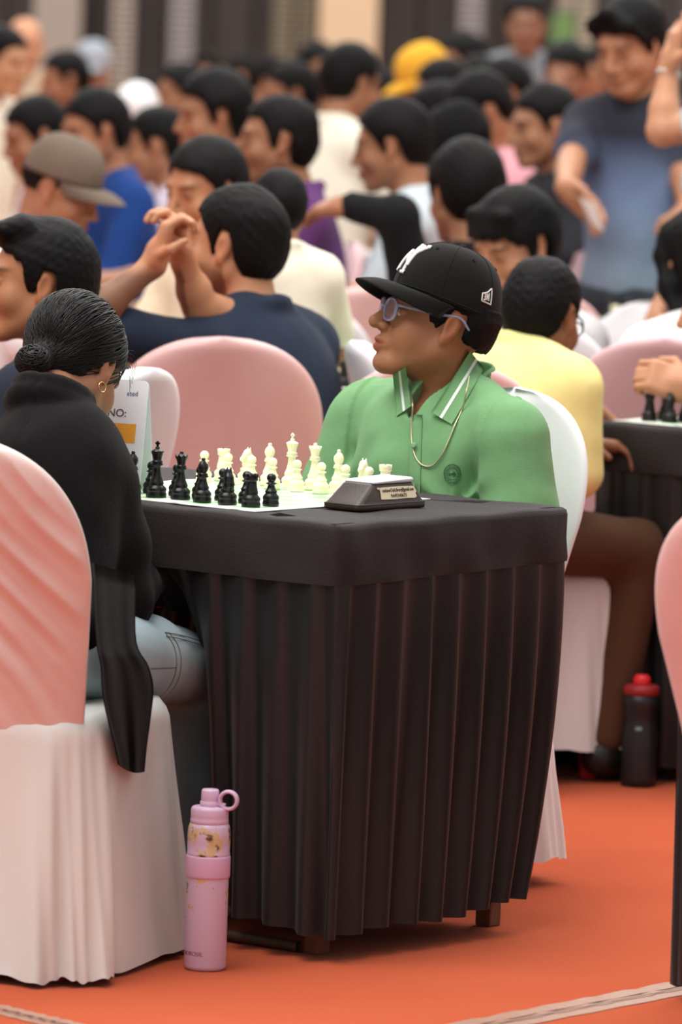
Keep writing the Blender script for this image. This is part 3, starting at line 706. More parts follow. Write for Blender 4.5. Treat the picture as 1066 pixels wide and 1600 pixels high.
# ================================================================== people
skin_m = mat('skin', 'ffffff', .52, .07, 60, .12, 380, spec=.35, attr=True, sss=.12)
hair_m = mat('black_hair', '070606', .6, .3, 60, .4, 420, spec=.14, bstretch=(1, 1, .35))
hairb_m = mat('brown_black_hair', '120d0b', .6, .3, 60, .4, 420, spec=.14, bstretch=(1, 1, .35))
eye_w = mat('eye_white', 'b9b0a8', .35, .02); eye_i = mat('eye_iris', '1a0f0a', .15, .02)
def head_ops(s, c, R, sc=1.0, detail=True, ears=True):
    """adds a head to the implicit surface; c = midpoint between the ears, columns of R = right, forward, up"""
    c = np.array(c, float); R = np.array(R)
    T = lambda p: c+R@(np.array(p, float)*sc)
    s.ell(T((0, -.012, .036)), np.array((.0765, .097, .086))*sc, R, k=.03*sc)
    s.ell(T((0, .030, -.022)), np.array((.060, .062, .083))*sc, R, k=.03*sc)
    for x in (-1, 1):
        s.cone(T((x*.051, .0, -.045)), T((x*.026, .062, -.094)), .023*sc, .017*sc, k=.03*sc)     # jaw
        s.ell(T((x*.044, .056, -.028)), np.array((.024, .026, .028))*sc, R, k=.02*sc)              # cheek
    s.cone(T((-.010, .076, -.096)), T((.010, .076, -.096)), .017*sc, k=.022*sc)                    # chin
    s.cone(T((-.034, .079, .030)), T((.034, .079, .030)), .0125*sc, k=.016*sc)                     # brow
    for x in (-1, 1): s.ell(T((x*.032, .099, .006)), np.array((.018, .017, .013))*sc, R, k=.012*sc, mode='s')
    s.cone(T((0, .090, .016)), T((0, .113, -.026)), .0085*sc, .0108*sc, k=.010*sc)                 # nose
    for x in (-1, 1): s.ell(T((x*.0135, .0985, -.0315)), np.array((.0095, .0115, .0085))*sc, R, k=.006*sc)
    s.ell(T((0, .083, -.058)), np.array((.028, .016, .022))*sc, R, k=.012*sc)                      # muzzle
    s.chain([T((-.023, .085, -.0610)), T((0, .0985, -.0575)), T((.023, .085, -.0610))], [.0045*sc, .0072*sc, .0045*sc], k=.006*sc)
    s.chain([T((-.021, .085, -.0655)), T((0, .0965, -.0705)), T((.021, .085, -.0655))], [.0045*sc, .0080*sc, .0045*sc], k=.006*sc)
    if detail: s.chain([T((-.025, .0930, -.0635)), T((0, .1065, -.0640)), T((.025, .0930, -.0635))], [.0020*sc, .0024*sc, .0020*sc], k=.003*sc, mode='s')
    if detail:
        for x in (-1, 1): s.ell(T((x*.032, .0785, .006)), np.array((.0150, .0125, .0105))*sc, R, k=.004*sc); s.ell(T((x*.032, .0945, .0045)), np.array((.0125, .0085, .0040))*sc, R, k=.002*sc, mode='s')   # lids
    if ears:
        for x in (-1, 1):
            Re = R@rotm(x*-.30, 0, 0)@rotm(0, .18, 0)
            s.ell(T((x*.0775, -.010, .006)), np.array((.0080, .0170, .0285))*sc, Re, k=.008*sc)
            s.ell(T((x*.0765, -.002, -.022)), np.array((.008, .010, .013))*sc, Re, k=.008*sc)
            if detail: s.ell(T((x*.0870, -.006, .004)), np.array((.0060, .0095, .0170))*sc, Re, k=.005*sc, mode='s')
    return T
def head_local(c, R, sc): 
    c = np.array(c, float); R = np.array(R)
    return lambda P: ((np.asarray(P)-c)@R)/sc
def face_cols(P, skin, c, R, sc, beard=0, brows=True, lip=(.80, .62, .60)):
    q = head_local(c, R, sc)(P); col = np.tile(np.array(lin(skin)), (len(P), 1)); x, y, z = np.abs(q[:, 0]), q[:, 1], q[:, 2]
    def mixc(m, k): 
        m = np.clip(m, 0, 1)[:, None]; return col*(1-m)+col*np.array(k)*m
    lipm = np.exp(-((x/.021)**4))*np.exp(-(((z+.064)/.0095)**4))*(y > .07); col = mixc(lipm, lip)
    col = mixc(.5*np.exp(-((z+.0638)/.0022)**2)*np.exp(-(x/.022)**4)*(y > .07), (.35, .25, .25))
    if brows:
        br = np.exp(-(((z-.030-.10*(x-.03)*(x < .045))/.0048)**4))*np.exp(-(((x-.033)/.021)**4))*(y > .05); col = mixc(br*.9, (.10, .09, .09))
    eyem = np.exp(-(((z-.0085)/.0042)**4))*np.exp(-(((x-.032)/.014)**4))*(y > .06); col = mixc(eyem*.8, (.16, .13, .13))
    col = mixc(.25*np.exp(-(((z-.0)/.012)**2))*np.exp(-(((x-.032)/.018)**2))*(y > .05), (.6, .55, .6))
    if beard:
        bm_ = np.exp(-((np.maximum(0, z+.055)/.02)**2))*(z > -.14)*(y > -.01)*(z < -.03)*(1-lipm); col = mixc(beard*bm_, (.22, .20, .20))
    ear = (x > .078)*(np.abs(y+.012) < .03)*(np.abs(z) < .045); col = mixc(.35*ear, (1.05, .78, .72))
    return col
def set_cols(me, cols):
    a = me.color_attributes.new('col', 'FLOAT_COLOR', 'POINT'); d = np.ones((len(cols), 4), np.float32); d[:, :3] = cols; a.data.foreach_set('color', d.ravel())
def hair_ops(c, R, sc=1.0, style='short', thick=.014, seed=1):
    s = S(); T = lambda p: np.array(c)+np.array(R)@(np.array(p, float)*sc); R = np.array(R)
    h = thick
    s.ell(T((0, -.014, .040)), np.array((.0765+h*.75, .097+h*.8, .086+h))*sc, R, k=.02)
    if style in ('short', 'quiff'):
        s.ell(T((0, -.045, -.005)), np.array((.068+h*.3, .064+h*.4, .072))*sc, R, k=.03)
        if style == 'quiff':
            for x in (-.04, -.015, .015, .04): s.cone(T((x, .04, .115)), T((x*1.1, .078, .108)), .024*sc, .018*sc, k=.02)
    if style == 'curtain':
        s.ell(T((0, -.045, -.005)), np.array((.070+h*.3, .066+h*.4, .075))*sc, R, k=.03)
        for x in (-1, 1): s.chain([T((x*.012, .07, .118)), T((x*.052, .072, .085)), T((x*.074, .045, .035))], [.020*sc, .020*sc, .014*sc], k=.02)
    if style == 'long':
        for x in (-1, 1): s.chain([T((x*.055, .02, .08)), T((x*.080, .02, .02)), T((x*.082, .0, -.06)), T((x*.07, -.03, -.14))], [.026*sc, .022*sc, .024*sc, .02*sc], k=.02)
        s.ell(T((0, -.06, -.05)), np.array((.075, .045, .12))*sc, R, k=.03)
    if style == 'fringe':
        s.ell(T((0, -.045, -.005)), np.array((.068+h*.3, .064+h*.4, .072))*sc, R, k=.03)
        for x in (-.05, -.025, 0, .025, .05): s.cone(T((x, .06, .10)), T((x*1.15, .090-abs(x)*.3, .055)), .02*sc, .010*sc, k=.015)
    c = np.array(c, float)
    ya = np.array([-.3, -.075, -.055, -.038, -.030, .002, .010, .022, .030, .046, .060, .085, .3]); 
    za = np.array([-.085, -.085, -.078, -.045, .030, .040, -.012, -.018, .020, .050, .066, .078, .078])
    if style == 'curtain': za = np.array([-.09, -.09, -.085, -.06, -.045, -.03, -.03, -.02, .0, .035, .055, .068, .068])
    if style == 'long': za = np.array([-.2, -.2, -.2, -.2, -.2, -.2, -.2, -.2, -.05, .045, .060, .072, .072])
    if style == 'fringe': za = za-np.where(ya > .04, .025, 0)
    if style == 'cap': za = np.where(ya > .024, .2, za)
    def keep(X, Y, Z):
        px, py, pz = X-c[0], Y-c[1], Z-c[2]
        q = [(px*R[0, i]+py*R[1, i]+pz*R[2, i])/sc for i in range(3)]
        return (np.interp(q[1]+.006*wob(X, Y, Z, 95, seed+3), ya, za)-q[2]+.008*wob(X, Y, Z, 150, seed+5))*sc*.5
    s.cut(keep, .004)
    s.disp(lambda X, Y, Z: .0016*wob(X, Y, Z, 330, seed)+.0036*wob(X, Y, Z, 52, seed+7))
    return s
def cap_meshes(kind, sc, hd):
    """baseball cap in head-local coordinates; returns crown, brim data and surface function"""
    rx, ry, top = .0885, .1075, .150
    def rimz(a): return .038+.008*math.cos(a)          # a = 0 at the front (+y)
    def crown(a, t):
        q = math.cos(t*math.pi/2)**.72; z = rimz(a)+(top-rimz(a))*math.sin(t*math.pi/2)**.92
        pan = 1-.006*abs(math.cos(3*a))**8*(1-t)
        sq = 1+.03*math.cos(2*a)*0
        return np.array((rx*math.sin(a)*q*pan, -.006+ry*math.cos(a)*q*pan*sq, z))
    n, m = 96, 26; V = [crown(2*math.pi*i/n, (j/(m-1))*.998) for j in range(m) for i in range(n)]
    lo = [crown(2*math.pi*i/n, 0)*np.array((.975, .975, 1))+np.array((0, 0, .004)) for i in range(n)]
    V = lo+V
    cf = grid_faces(n, m+1, True)
    B = []; na, ns = 41, 12
    for up_ in (1, 0):
        for j in range(ns):
            s = j/(ns-1)
            for i in range(na):
                a = math.radians(-78+156*i/(na-1)); p = crown(a, 0)*1.0; p[2] += .002
                Lb = .078*max(0, math.cos(a*1.1))**.55
                x = p[0]*(1-.05*s); y = p[1]+Lb*s; z = p[2]-.012*s-(.022*(x/.088)**2)*(.25+.75*s)+.006*math.sin(s*math.pi)
                B.append((x, y, z-(0 if up_ else .0028)))
    f = grid_faces(na, ns); N = na*ns
    rim = [i for i in range(na)]+[j*na+na-1 for j in range(1, ns)]+[(ns-1)*na+i for i in range(na-2, -1, -1)]+[j*na for j in range(ns-2, 0, -1)]
    fs = np.vstack([f[:, ::-1], f+N, [(rim[i], rim[(i+1) % len(rim)], rim[(i+1) % len(rim)]+N, rim[i]+N) for i in range(len(rim))]])
    return (np.array(V), cf), (np.array(B), fs), crown
def put(data, c, R, sc):
    v, f = data; return np.array(c)+(np.asarray(v)*sc)@np.array(R).T, f
def add_cap(root, c, R, sc, m, button=True, back=False):
    Rr = R@rotm(math.pi) if back else R
    cr, br, fn = cap_meshes('cap', sc, None)
    e = build('cap', *put(cr, c, Rr, sc), m, root)
    build('brim', *put(br, c, Rr, sc), m, e)
    bt_ = lathe_data([(.0085, 0), (.008, .003), (.004, .005), (0, .0055)], 16); build('cap_button', *put((bt_[0]+np.array((0, -.006, .1495)), bt_[1]), c, Rr, sc), m, e)
    return e, fn, Rr
def hand_ops(s, w, d, n, side, curl=.5, sc=1.0, k=.006, spread=1.0):
    """w wrist, d direction of the fingers, n way the palm faces, side = unit towards the thumb"""
    w = np.array(w, float); d = np.array(d, float); d /= np.linalg.norm(d); n = np.array(n, float); n -= d*(n@d); n /= np.linalg.norm(n)
    t = np.cross(d, n); t = t if t@np.array(side, float) > 0 else -t
    M = np.stack([t, d, n], 1)
    s.rbox(w+d*.048*sc, np.array((.040, .050, .0145))*sc, .013*sc, M, k=.012*sc)
    s.cone(w, w+d*.03*sc, .025*sc, .027*sc, k=.02*sc)
    for off, L in ((.030, .070), (.0105, .078), (-.009, .073), (-.0275, .058)):
        p = w+(d*.090+t*off)*sc; a = 0; P = [p-d*.02*sc, p]; q = p
        for fr, bend in ((.46, .75), (.30, 1.0), (.24, .7)):
            a += bend*curl*1.15; q = q+(d*math.cos(a)+n*math.sin(a)+t*off*1.6*spread*(1-curl))*L*fr*sc; P.append(q)
        s.chain(P, [.0095*sc, .0092*sc, .0086*sc, .0080*sc, .0068*sc], k=.003*sc)
    b = w+(d*.022+t*.030)*sc; p1 = b+(d*.55+t*.62+n*.42)*.044*sc; p2 = p1+(d*.80+t*.10+n*.35*(1+curl))*.034*sc
    s.chain([b, p1, p2], [.014*sc, .0105*sc, .0082*sc], k=.006*sc)

def person(head_px, D, face, shirt, label, chin=None, tor=None, pitch=-.15, hyaw=0, hroll=0, sc=1.0, hair='short', hcol=None, sleeve='short', skin='9a6b4e', trouser='2b2c33',
           beard=0, neck=.155, stand=False, lean=None, arms=None, q=1, cap=None, capback=False, thick=.014, glasses=False, wide=1.0, collar=True, shirt_m=None, group='people seated and standing in the hall', holds=None, scarf=None, wl=None, ankle=.36, slen=.65, shoe='1c1a1a'):
    """head_px: pixel of the midpoint between the ears; D: distance into the hall; face: body direction (deg, 0 = right, 90 = away, 180 = left, 270 = towards us)"""
    hw = UY(head_px[0], head_px[1], D); fa = math.radians(face); yaw = fa-math.pi/2
    hz = hw[2]; zseat = .46
    zn = hz-neck*sc
    if lean is None: lean = .06 if stand else (.05+max(0, (1.02-zn))*.55)
    hl = np.array((0, lean+.055*sc, hz))
    Rz = rotm(yaw); rootp = hw-Rz@hl; rootp[2] = 0
    root = empty('person', rootp, yaw, label, 'person', group)
    toL = lambda p: Rz.T@(np.array(p, float)-rootp)
    R = rotm(math.radians(hyaw), pitch, hroll)
    hs = {1: .0035, 2: .0055, 3: .0085}[q]; bs = {1: .011, 2: .015, 3: .022}[q]
    pz = (.56 if not stand else zn-.50*sc)
    P0 = np.array((0, 0, pz)); N = np.array((0, lean, zn)); ch = P0*.36+N*.64+np.array((0, -.012, 0)); ab = P0*.7+N*.3+np.array((0, .005, 0))
    shw = .168*wide*sc
    SH = [N+np.array((x*shw, -.012, -.062*sc)) for x in (-1, 1)]
    if arms is None: arms = {}
    EL = []; WR = []
    for i, x in enumerate((-1, 1)):
        a = arms.get('LR'[i])
        if a and 'world' in a: e, w = toL(a['world'][0]), toL(a['world'][1])
        elif a: e, w = np.array(a['e'], float), np.array(a['w'], float)
        elif stand: e = SH[i]+np.array((x*.06, .01, -.28*sc)); w = e+np.array((-x*.01, .10, -.22*sc))
        else: e = SH[i]+np.array((x*.07, .10, -.25*sc)); w = np.array((x*.06, lean+.36, .80))
        EL.append(e); WR.append(w)
    tdir = (N-P0)/np.linalg.norm(N-P0); tx = np.array((1., 0, 0)); ty = np.cross(tdir, tx); TM = np.stack([tx, ty, tdir], 1)
    def torso(s, g, k=.06):
        L = np.linalg.norm(N-P0)
        s.ell(ch, np.array((.158*wide*sc, .112*wide*sc, .42*L))+g, TM, k=k); s.ell(ab, np.array((.148*wide*sc, .112*wide*sc, .40*L))+g, TM, k=k)
        s.ell(P0, np.array((.165*wide*sc, .125*wide*sc, .12))+g, TM, k=k)
        s.cone(SH[0]+np.array((.03, 0, 0)), SH[1]-np.array((.03, 0, 0)), .056*sc+g, k=k)
        for x in (0, 1): s.cone(N+np.array(((x*2-1)*.03, -.012, .012*sc)), SH[x]+np.array((-(x*2-1)*.02, 0, .02)), .036*sc+g*.7, .045*sc+g, k=.04)
    # skin: one continuous body
    s = S(); torso(s, -.012)
    for i in (0, 1): s.chain([SH[i], EL[i]], [.046*sc, .037*sc], k=.03); s.chain([EL[i], EL[i]*.65+WR[i]*.35, WR[i]], [.036*sc, .036*sc, .023*sc], k=.015)
    s.chain([N+np.array((0, -.012, -.02)), hl+R@np.array((0, -.030, -.055))*sc], [.058*sc, .053*sc], k=.03)
    T = head_ops(s, hl, R, sc, detail=q < 3)
    fine = [(hl-.125*sc, hl+.135*sc, hs)]
    for i, x in enumerate((-1, 1)):
        a = arms.get('LR'[i], {}); dv = WR[i]-EL[i]; d = np.array(a.get('d', dv/np.linalg.norm(dv)*.8+np.array((-x*.2, .2, -.2))), float)
        n_ = np.array(a.get('n', (-x*.4, 0, -1))); sd = np.array(a.get('side', (-x, .2, .4)))
        if 'dw' in a: d = Rz.T@np.array(a['dw'], float); n_ = Rz.T@np.array(a['nw'], float); sd = Rz.T@np.array(a['sw'], float)
        hand_ops(s, WR[i], d, n_, sd, a.get('curl', .55), sc)
        if q < 3: fine.append((WR[i]-.02-.13*(d/np.linalg.norm(d) < -.3), WR[i]+.02+.13*(d/np.linalg.norm(d) > .3), {1: .0045, 2: .007}[q]))
    v, f = s.mesh(bs, fine); me = mesh_from('body', v, f, skin_m); set_cols(me, face_cols(v, skin, hl, R, sc, beard)); obj('body', me, root)
    # shirt
    s2 = S(); g = .010 if q < 3 else .012; torso(s2, g)
    for i in (0, 1):
        if sleeve == 'short': s2.chain([SH[i], SH[i]*(1-slen)+EL[i]*slen], [.056*sc+g*.4, .054*sc+g*.6], k=.03)
        elif sleeve == 'long':
            s2.chain([SH[i], EL[i]], [.055*sc+g*.4, .047*sc+g*.5], k=.03); s2.chain([EL[i], EL[i]*.1+WR[i]*.9], [.046*sc+g*.5, .033*sc+g*.5], k=.02)
    if collar:
        for k_ in range(10):
            a0 = math.radians(115+k_*31); a1 = math.radians(115+(k_+1)*31)
            pa = N+np.array((.058*math.cos(a0), -.012+.058*math.sin(a0), .022-.022*math.sin(a0)))*np.array((sc, sc, 1)); pb = N+np.array((.058*math.cos(a1), -.012+.058*math.sin(a1), .022-.022*math.sin(a1)))*np.array((sc, sc, 1))
            s2.cone(pa, pb, .016*sc, k=.012)
    s2.disp(lambda X, Y, Z: .004*wob(X, Y, Z, 32, int(D*10))+.0025*wob(X, Y, Z, 75, int(D*7)))
    v, f = s2.mesh(bs*.95); build('shirt', v, f, shirt_m or cloth(shirt), root)
    # trousers and shoes
    s3 = S(); s3.ell(P0+np.array((0, 0, -.01)), np.array((.172*wide*sc, .135*wide*sc, .11))+.006, k=.04); s4 = []
    for x in (-1, 1):
        if stand: hip, kn, an = np.array((x*.09, 0, pz-.03)), np.array((x*.10, .02, pz*.53)), np.array((x*.10, -.01, .10))
        else: hip, kn, an = np.array((x*.09, .02, pz-.015)), np.array((x*.12, .40, .50)), np.array((x*.12, ankle, .10))
        s3.chain([hip, kn, an], [.088*sc, .066*sc, .050*sc], k=.03)
        sh_ = S(); sh_.chain([an+np.array((0, -.02, -.045)), an+np.array((0, .06, -.058)), an+np.array((0, .15, -.066))], [.042, .036, .032], k=.02); sh_.plane((0, 0, -1), -.0); s4.append(sh_)
    v, f = s3.mesh(bs*1.2); build('trousers', v, f, cloth(trouser), root)
    for sh_ in s4: v, f = sh_.mesh(.012 if q < 3 else .02); build('shoe', v, f, mat('shoe_'+shoe, shoe, .5), root)
    # hair, cap, scarf
    hm = hcol or hair_m
    if scarf:
        s5 = S(); s5.ell(T((0, -.015, .035)), np.array((.092, .112, .105))*sc, R, k=.03); s5.ell(T((0, -.02, -.06)), np.array((.085, .09, .09))*sc, R, k=.05); s5.cone(N+np.array((0, 0, 0)), N+np.array((0, -.01, -.05)), .10*sc, .14*sc, k=.06)
        s5.ell(T((0, .10, -.025)), np.array((.055, .07, .085))*sc, R, k=.015, mode='s'); v, f = s5.mesh(hs*1.8); build('head_scarf', v, f, cloth(scarf), root)
    elif hair:
        v, f = hair_ops(hl, R, sc, 'cap' if cap else hair, .004 if cap else thick, int(D*11)).mesh(hs*1.05)
        build('hair', v, f, hm, root)
    if cap: add_cap(root, hl, R, sc, cap if not isinstance(cap, str) else cloth(cap), back=capback)
    if glasses:
        gm = mat('glasses_black', '161616', .3)
        parts = [tube_data([T((x*.032+.024*math.cos(t), .103-.004*abs(math.cos(t)), .004+.018*math.sin(t))) for t in np.linspace(0, 2*math.pi, 20, endpoint=False)], .0022, 6, True) for x in (-1, 1)]
        parts += [tube_data([T((x*.056, .098, .008)), T((x*.078, .05, .012)), T((x*.083, -.01, .02))], .0022, 6) for x in (-1, 1)]+[tube_data([T((-.008, .106, .006)), T((.008, .106, .006))], .002, 6)]
        build('glasses', *merge(parts), gm, root)
    if q < 2:
        for x in (-1, 1):
            e = obj('eye', EYE, root); e.location = T((x*.032, .0790, .0055)); e.rotation_euler = Matrix(R.tolist()).to_euler(); e.scale = (sc,)*3
            i_ = obj('iris', IRIS, e)
    return root, hl, R, T, toL, s2
_e = lathe_data([(.0118*math.sin(t), -.0118*math.cos(t)) for t in np.linspace(0, math.pi, 12)], 16); EYE = mesh_from('eye', *_e, eye_w)
_i = lathe_data([(.0066*math.sin(t)/1, .0) for t in (0, .5, 1, 1.57)], 16); _v = _i[0].copy(); _v = np.stack([_v[:, 0], np.sqrt(np.maximum(.0120**2-_v[:, 0]**2-_v[:, 1]**2, 0)), _v[:, 1]], 1); IRIS = mesh_from('iris', _v, _i[1], eye_i)

# ------------------------------------------------------------------ the boy in the green polo (sharp)
def hero_boy():
    face = math.radians(231.3); yaw = face-math.pi/2; Rz = rotm(yaw); sc = 1.0
    hw = UY(682, 510, 11.44); hyaw = math.radians(193)-face
    rootp = UY(690, 690, 11.45); rootp[2] = 0
    root = empty('person', rootp, yaw, 'boy in green polo, black baseball cap and clear glasses looking left', 'person', 'people seated and standing in the hall')
    toL = lambda p: Rz.T@(np.array(p, float)-rootp); toW = lambda p: Rz@np.array(p, float)+rootp
    hl = toL(hw); R = rotm(hyaw, math.radians(17), math.radians(2))
    N = toL(UY(700, 622, 11.47)); N[1] -= .005
    SHl = toL(UY(803, 684, 11.30)); SHr = toL(UY(566, 655, 11.60)); SH = [SHl, SHr]   # local x: right is +x -> his left is -x
    ELs = [SHl+np.array((-.045, .02, -.27)), SHr+np.array((.055, .05, -.26))]; WR = [np.array((-.07, .28, .60)), np.array((.07, .30, .60))]
    P0 = np.array((0., -.03, .56))
    sk = '9c6748'
    s = S()
    def torso(s, g):
        s.ell((N[0]*.6, -.01, .80), np.array((.165, .120, .17))+g, k=.06); s.ell((0, .0, .70), np.array((.165, .135, .17))+g, k=.06); s.ell(P0, np.array((.175, .135, .12))+g, k=.06)
        s.cone(SH[0]+np.array((.025, 0, -.01)), SH[1]-np.array((.025, 0, .01)), .054+g, k=.04)
        for x in (0, 1): s.cone(N+np.array(((x*2-1)*.035, -.025, .010)), SH[x]+np.array((-(x*2-1)*.025, -.005, .022)), .030+g*.6, .040+g, k=.03)
    torso(s, -.014)
    for i in (0, 1): s.chain([SH[i], ELs[i]], [.05, .042], k=.03); s.chain([ELs[i], ELs[i]*.65+WR[i]*.35, WR[i]], [.041, .038, .026], k=.015)
    s.chain([N+np.array((0, -.012, -.03)), hl+R@np.array((0, -.022, -.060))*sc], [.060, .054], k=.02)
    T = head_ops(s, hl, R, sc)
    for x in (-1, 1): s.ell(T((x*.036, .046, -.045)), np.array((.026, .032, .032)), R, k=.02)
    s.cone(T((0, .100, -.008)), T((0, .116, -.027)), .0085, .0125, k=.008)
    for i, x in enumerate((-1, 1)): hand_ops(s, WR[i], (-x*.5, .8, -.1), (0, 0, -1), (-x, 0, 0), .5)
    v, f = s.mesh(.010, [(hl-.135, hl+.15, .0023)]); me = mesh_from('body', v, f, skin_m)
    cl = face_cols(v, sk, hl, R, sc, lip=(.80, .46, .44)); set_cols(me, cl); obj('body', me, root)
    for x in (-1, 1):
        e = obj('eye', EYE, root); e.location = T((x*.032, .0790, .0055)); e.rotation_euler = Matrix(R.tolist()).to_euler(); e.scale = (sc,)*3; obj('iris', IRIS, e)
    # polo shirt
    gm = mat('green_pique', '6f9c6b', .85, .06, 40, .35, 700, sheen=.1, spec=.15, col2='79a675')
    s2 = S(); torso(s2, .012)
    for i in (0, 1):
        d = ELs[i]-SH[i]; s2.chain([SH[i], SH[i]+d*.5, SH[i]+d*.93], [.066, .070, .074], k=.03)
    def folds(X, Y, Z):
        o = .0045*wob(X, Y, Z, 26, 3)+.0022*wob(X, Y, Z, 62, 9)+.0035*np.sin(X*46+Y*20-Z*16)*1.8*np.exp(-((X+.05)/.16)**2)*(Y > 0)
        for i, x in ((0, -1), (1, 1)):           # creases running out from the armpits
            ax, ay, az = SH[i]+np.array((-x*.075, .08, -.13)); a = np.arctan2(Z-az, (X-ax)*(-x)); r = np.sqrt((X-ax)**2+(Z-az)**2)
            o = o+.006*np.sin(a*7+.6)*np.exp(-(r/.13)**2)*(Y > 0)
            sx = X-(SH[i][0]-x*.030); o = o+.0040*np.exp(-(sx/.0035)**2)*(Z > SH[i][2]-.10)-.004*np.exp(-((sx+x*.004-x*.012)/.009)**2)*(Z > SH[i][2]-.12)
        return o
    s2.ell(N+np.array((-.018, .072, -.010)), (.034, .06, .060), rotm(0, math.radians(-25), 0), k=.006, mode='s')
    s2.disp(folds)
    v, f = s2.mesh(.0065, [(N-np.array((.09, .0, .09)), N+np.array((.06, .13, .04)), .0032)]); build('polo_shirt', v, f, gm, root)
    def hit(px, py, off=0, sdf=s2, y0=10.7):
        d = ray(px, py); d = d/np.linalg.norm(d); p = UY(px, py, y0)
        for _ in range(90):
            dd = float(sdf.at(toL(p)[None])[0]); p = p+d*max(dd*.7, .0004)
            if dd < .0008: break
        return toL(p-d*off)
    # sleeve hems and shoulder seam
    # placket
    def patch(rows_, nm, m, off, th=.003):
        n_ = len(rows_[0]); V = [hit(x, y, off) for r_ in rows_ for x, y in r_]; back = np.array((0, -th, 0)); k_ = len(V)
        Vb = [p+back for p in V]; f_ = grid_faces(n_, len(rows_)); R_ = [i for i in range(n_)]+[j*n_+n_-1 for j in range(1, len(rows_))]+[(len(rows_)-1)*n_+i for i in range(n_-2, -1, -1)]+[j*n_ for j in range(len(rows_)-2, 0, -1)]
        fr_ = np.array([(R_[i], R_[(i+1) % len(R_)], R_[(i+1) % len(R_)]+k_, R_[i]+k_) for i in range(len(R_))])
        return build(nm, V+Vb, np.vstack([f_, f_[:, ::-1]+k_, fr_]), m, root)
    patch([[(640+x-(y-650)*.03, y) for x in (0, 5, 10, 15, 20)] for y in range(648, 790, 10)], 'placket', gm, .0025)
    bm_ = mat('shirt_button', '7fa78a', .3)
    for px, py in ((647, 696), (645, 760)):
        c = hit(px, py, .010); o = lathe('shirt_button', [(0, .0022), (.0035, .0026), (.0055, .002), (.0055, 0), (0, 0)], bm_, root, 16); o.location = c; o.rotation_euler = (math.radians(-80), 0, 0)
    # collar: stand and fold around the neck, open in front
    A = np.linspace(math.radians(129), math.radians(433), 56); rows = []
    axis = (hl+R@np.array((0, -.03, -.06))-N); axis /= np.linalg.norm(axis)
    wt = mat('collar_stripe', 'e3ece4', .8)
    def collar_pt(a, t):
        # t 0 inner bottom, .35 top fold, 1 outer edge; a = 90deg is the front
        fr = max(0, math.sin(a-.2))**1.5; bk_ = max(0, -math.sin(a-.2))
        rad = .066; r_in = rad
        ztop = .052*(1-fr)+.010*bk_-.012*fr
        if t < .35: q = t/.35; r_ = r_in+.004*q; z = -.03*(1-q)+ztop*q
        else:
            q = (t-.35)/.65; r_ = r_in+.004+(.034+.012*fr)*q**.85; z = ztop-(.062+.020*fr)*q+.006*math.sin(q*math.pi)
        fwd = .018*fr
        return N+np.array((r_*math.cos(a)*1.02, r_*math.sin(a)*.98-.012+fwd*(1 if t > .2 else .5), z+.010))
    nt = 8; V = np.array([collar_pt(a, .46*j/(nt-1)) for j in range(nt) for a in A]); na = len(A); ff = grid_faces(na, nt); Vb = V-np.array((0, 0, .002))
    o = build('collar', np.vstack([V, Vb]), np.vstack([ff, ff[:, ::-1]+len(V)]), gm, root)
    class Both:
        def at(self, P): return np.minimum(s2.at(P), s.at(P))
    both = Both()
    def hit_all(px):
        D_ = np.array([ray(x, y)/np.linalg.norm(ray(x, y)) for x, y in px]); P = np.array([UY(x, y, 11.15) for x, y in px])
        for _ in range(45): dd = both.at((P-rootp)@Rz); P = P+D_*np.clip(dd*.75, 0, .1)[:, None]
        return (P-rootp)@Rz
    def leaf(poly, nm, stripe):
        A_, B_, C_, D_ = [np.array(p, float) for p in poly]; nu, nv = 15, 9
        px = [(A_*(1-u_)+B_*u_)*(1-w_)+(D_*(1-u_)+C_*u_)*w_ for w_ in np.linspace(0, 1, nv) for u_ in np.linspace(0, 1, nu)]
        P = hit_all(px); cp_ = toL(_O); dep = np.linalg.norm(P-cp_, axis=1); dirs = (P-cp_)/dep[:, None]
        G_ = dep.reshape(nv, nu); lim = G_.copy()
        for _ in range(40):
            Q_ = np.pad(G_, 1, mode='edge'); G_ = np.minimum((Q_[:-2, 1:-1]+Q_[2:, 1:-1]+Q_[1:-1, :-2]+Q_[1:-1, 2:])/4, lim)
        wv = np.repeat(np.linspace(0, 1, nv), nu); dep = G_.ravel()-.0045-.010*(1-wv)**1.2
        V = cp_+dirs*dep[:, None]; V2 = cp_+dirs*(dep+.0042)[:, None]; k_ = len(V); f_ = grid_faces(nu, nv)
        R_ = [i for i in range(nu)]+[j*nu+nu-1 for j in range(1, nv)]+[(nv-1)*nu+i for i in range(nu-2, -1, -1)]+[j*nu for j in range(nv-2, 0, -1)]
        lf = build(nm, np.vstack([V, V2]), np.vstack([f_, f_[:, ::-1]+k_, [(R_[i], R_[(i+1) % len(R_)], R_[(i+1) % len(R_)]+k_, R_[i]+k_) for i in range(len(R_))]]), gm, o)
        Gv = V.reshape(nv, nu, 3); w0, w1 = stripe; Vs = []
        for i in range(nu):
            for w_ in (w0, w1):
                j = w_*(nv-1); k = min(int(j), nv-2); p = Gv[k, i]*(1-(j-k))+Gv[k+1, i]*(j-k); Vs.append(p-dirs[0]*.0009)
        build('collar_stripe', Vs, [(2*i, 2*i+2, 2*i+3, 2*i+1) for i in range(nu-1)], wt, o)
    leaf(((735, 549), (674, 644), (706, 663), (757, 575)), 'collar_leaf', (.40, .53))
    leaf(((634, 573), (643, 634), (620, 650), (614, 586)), 'collar_leaf', (.42, .58))
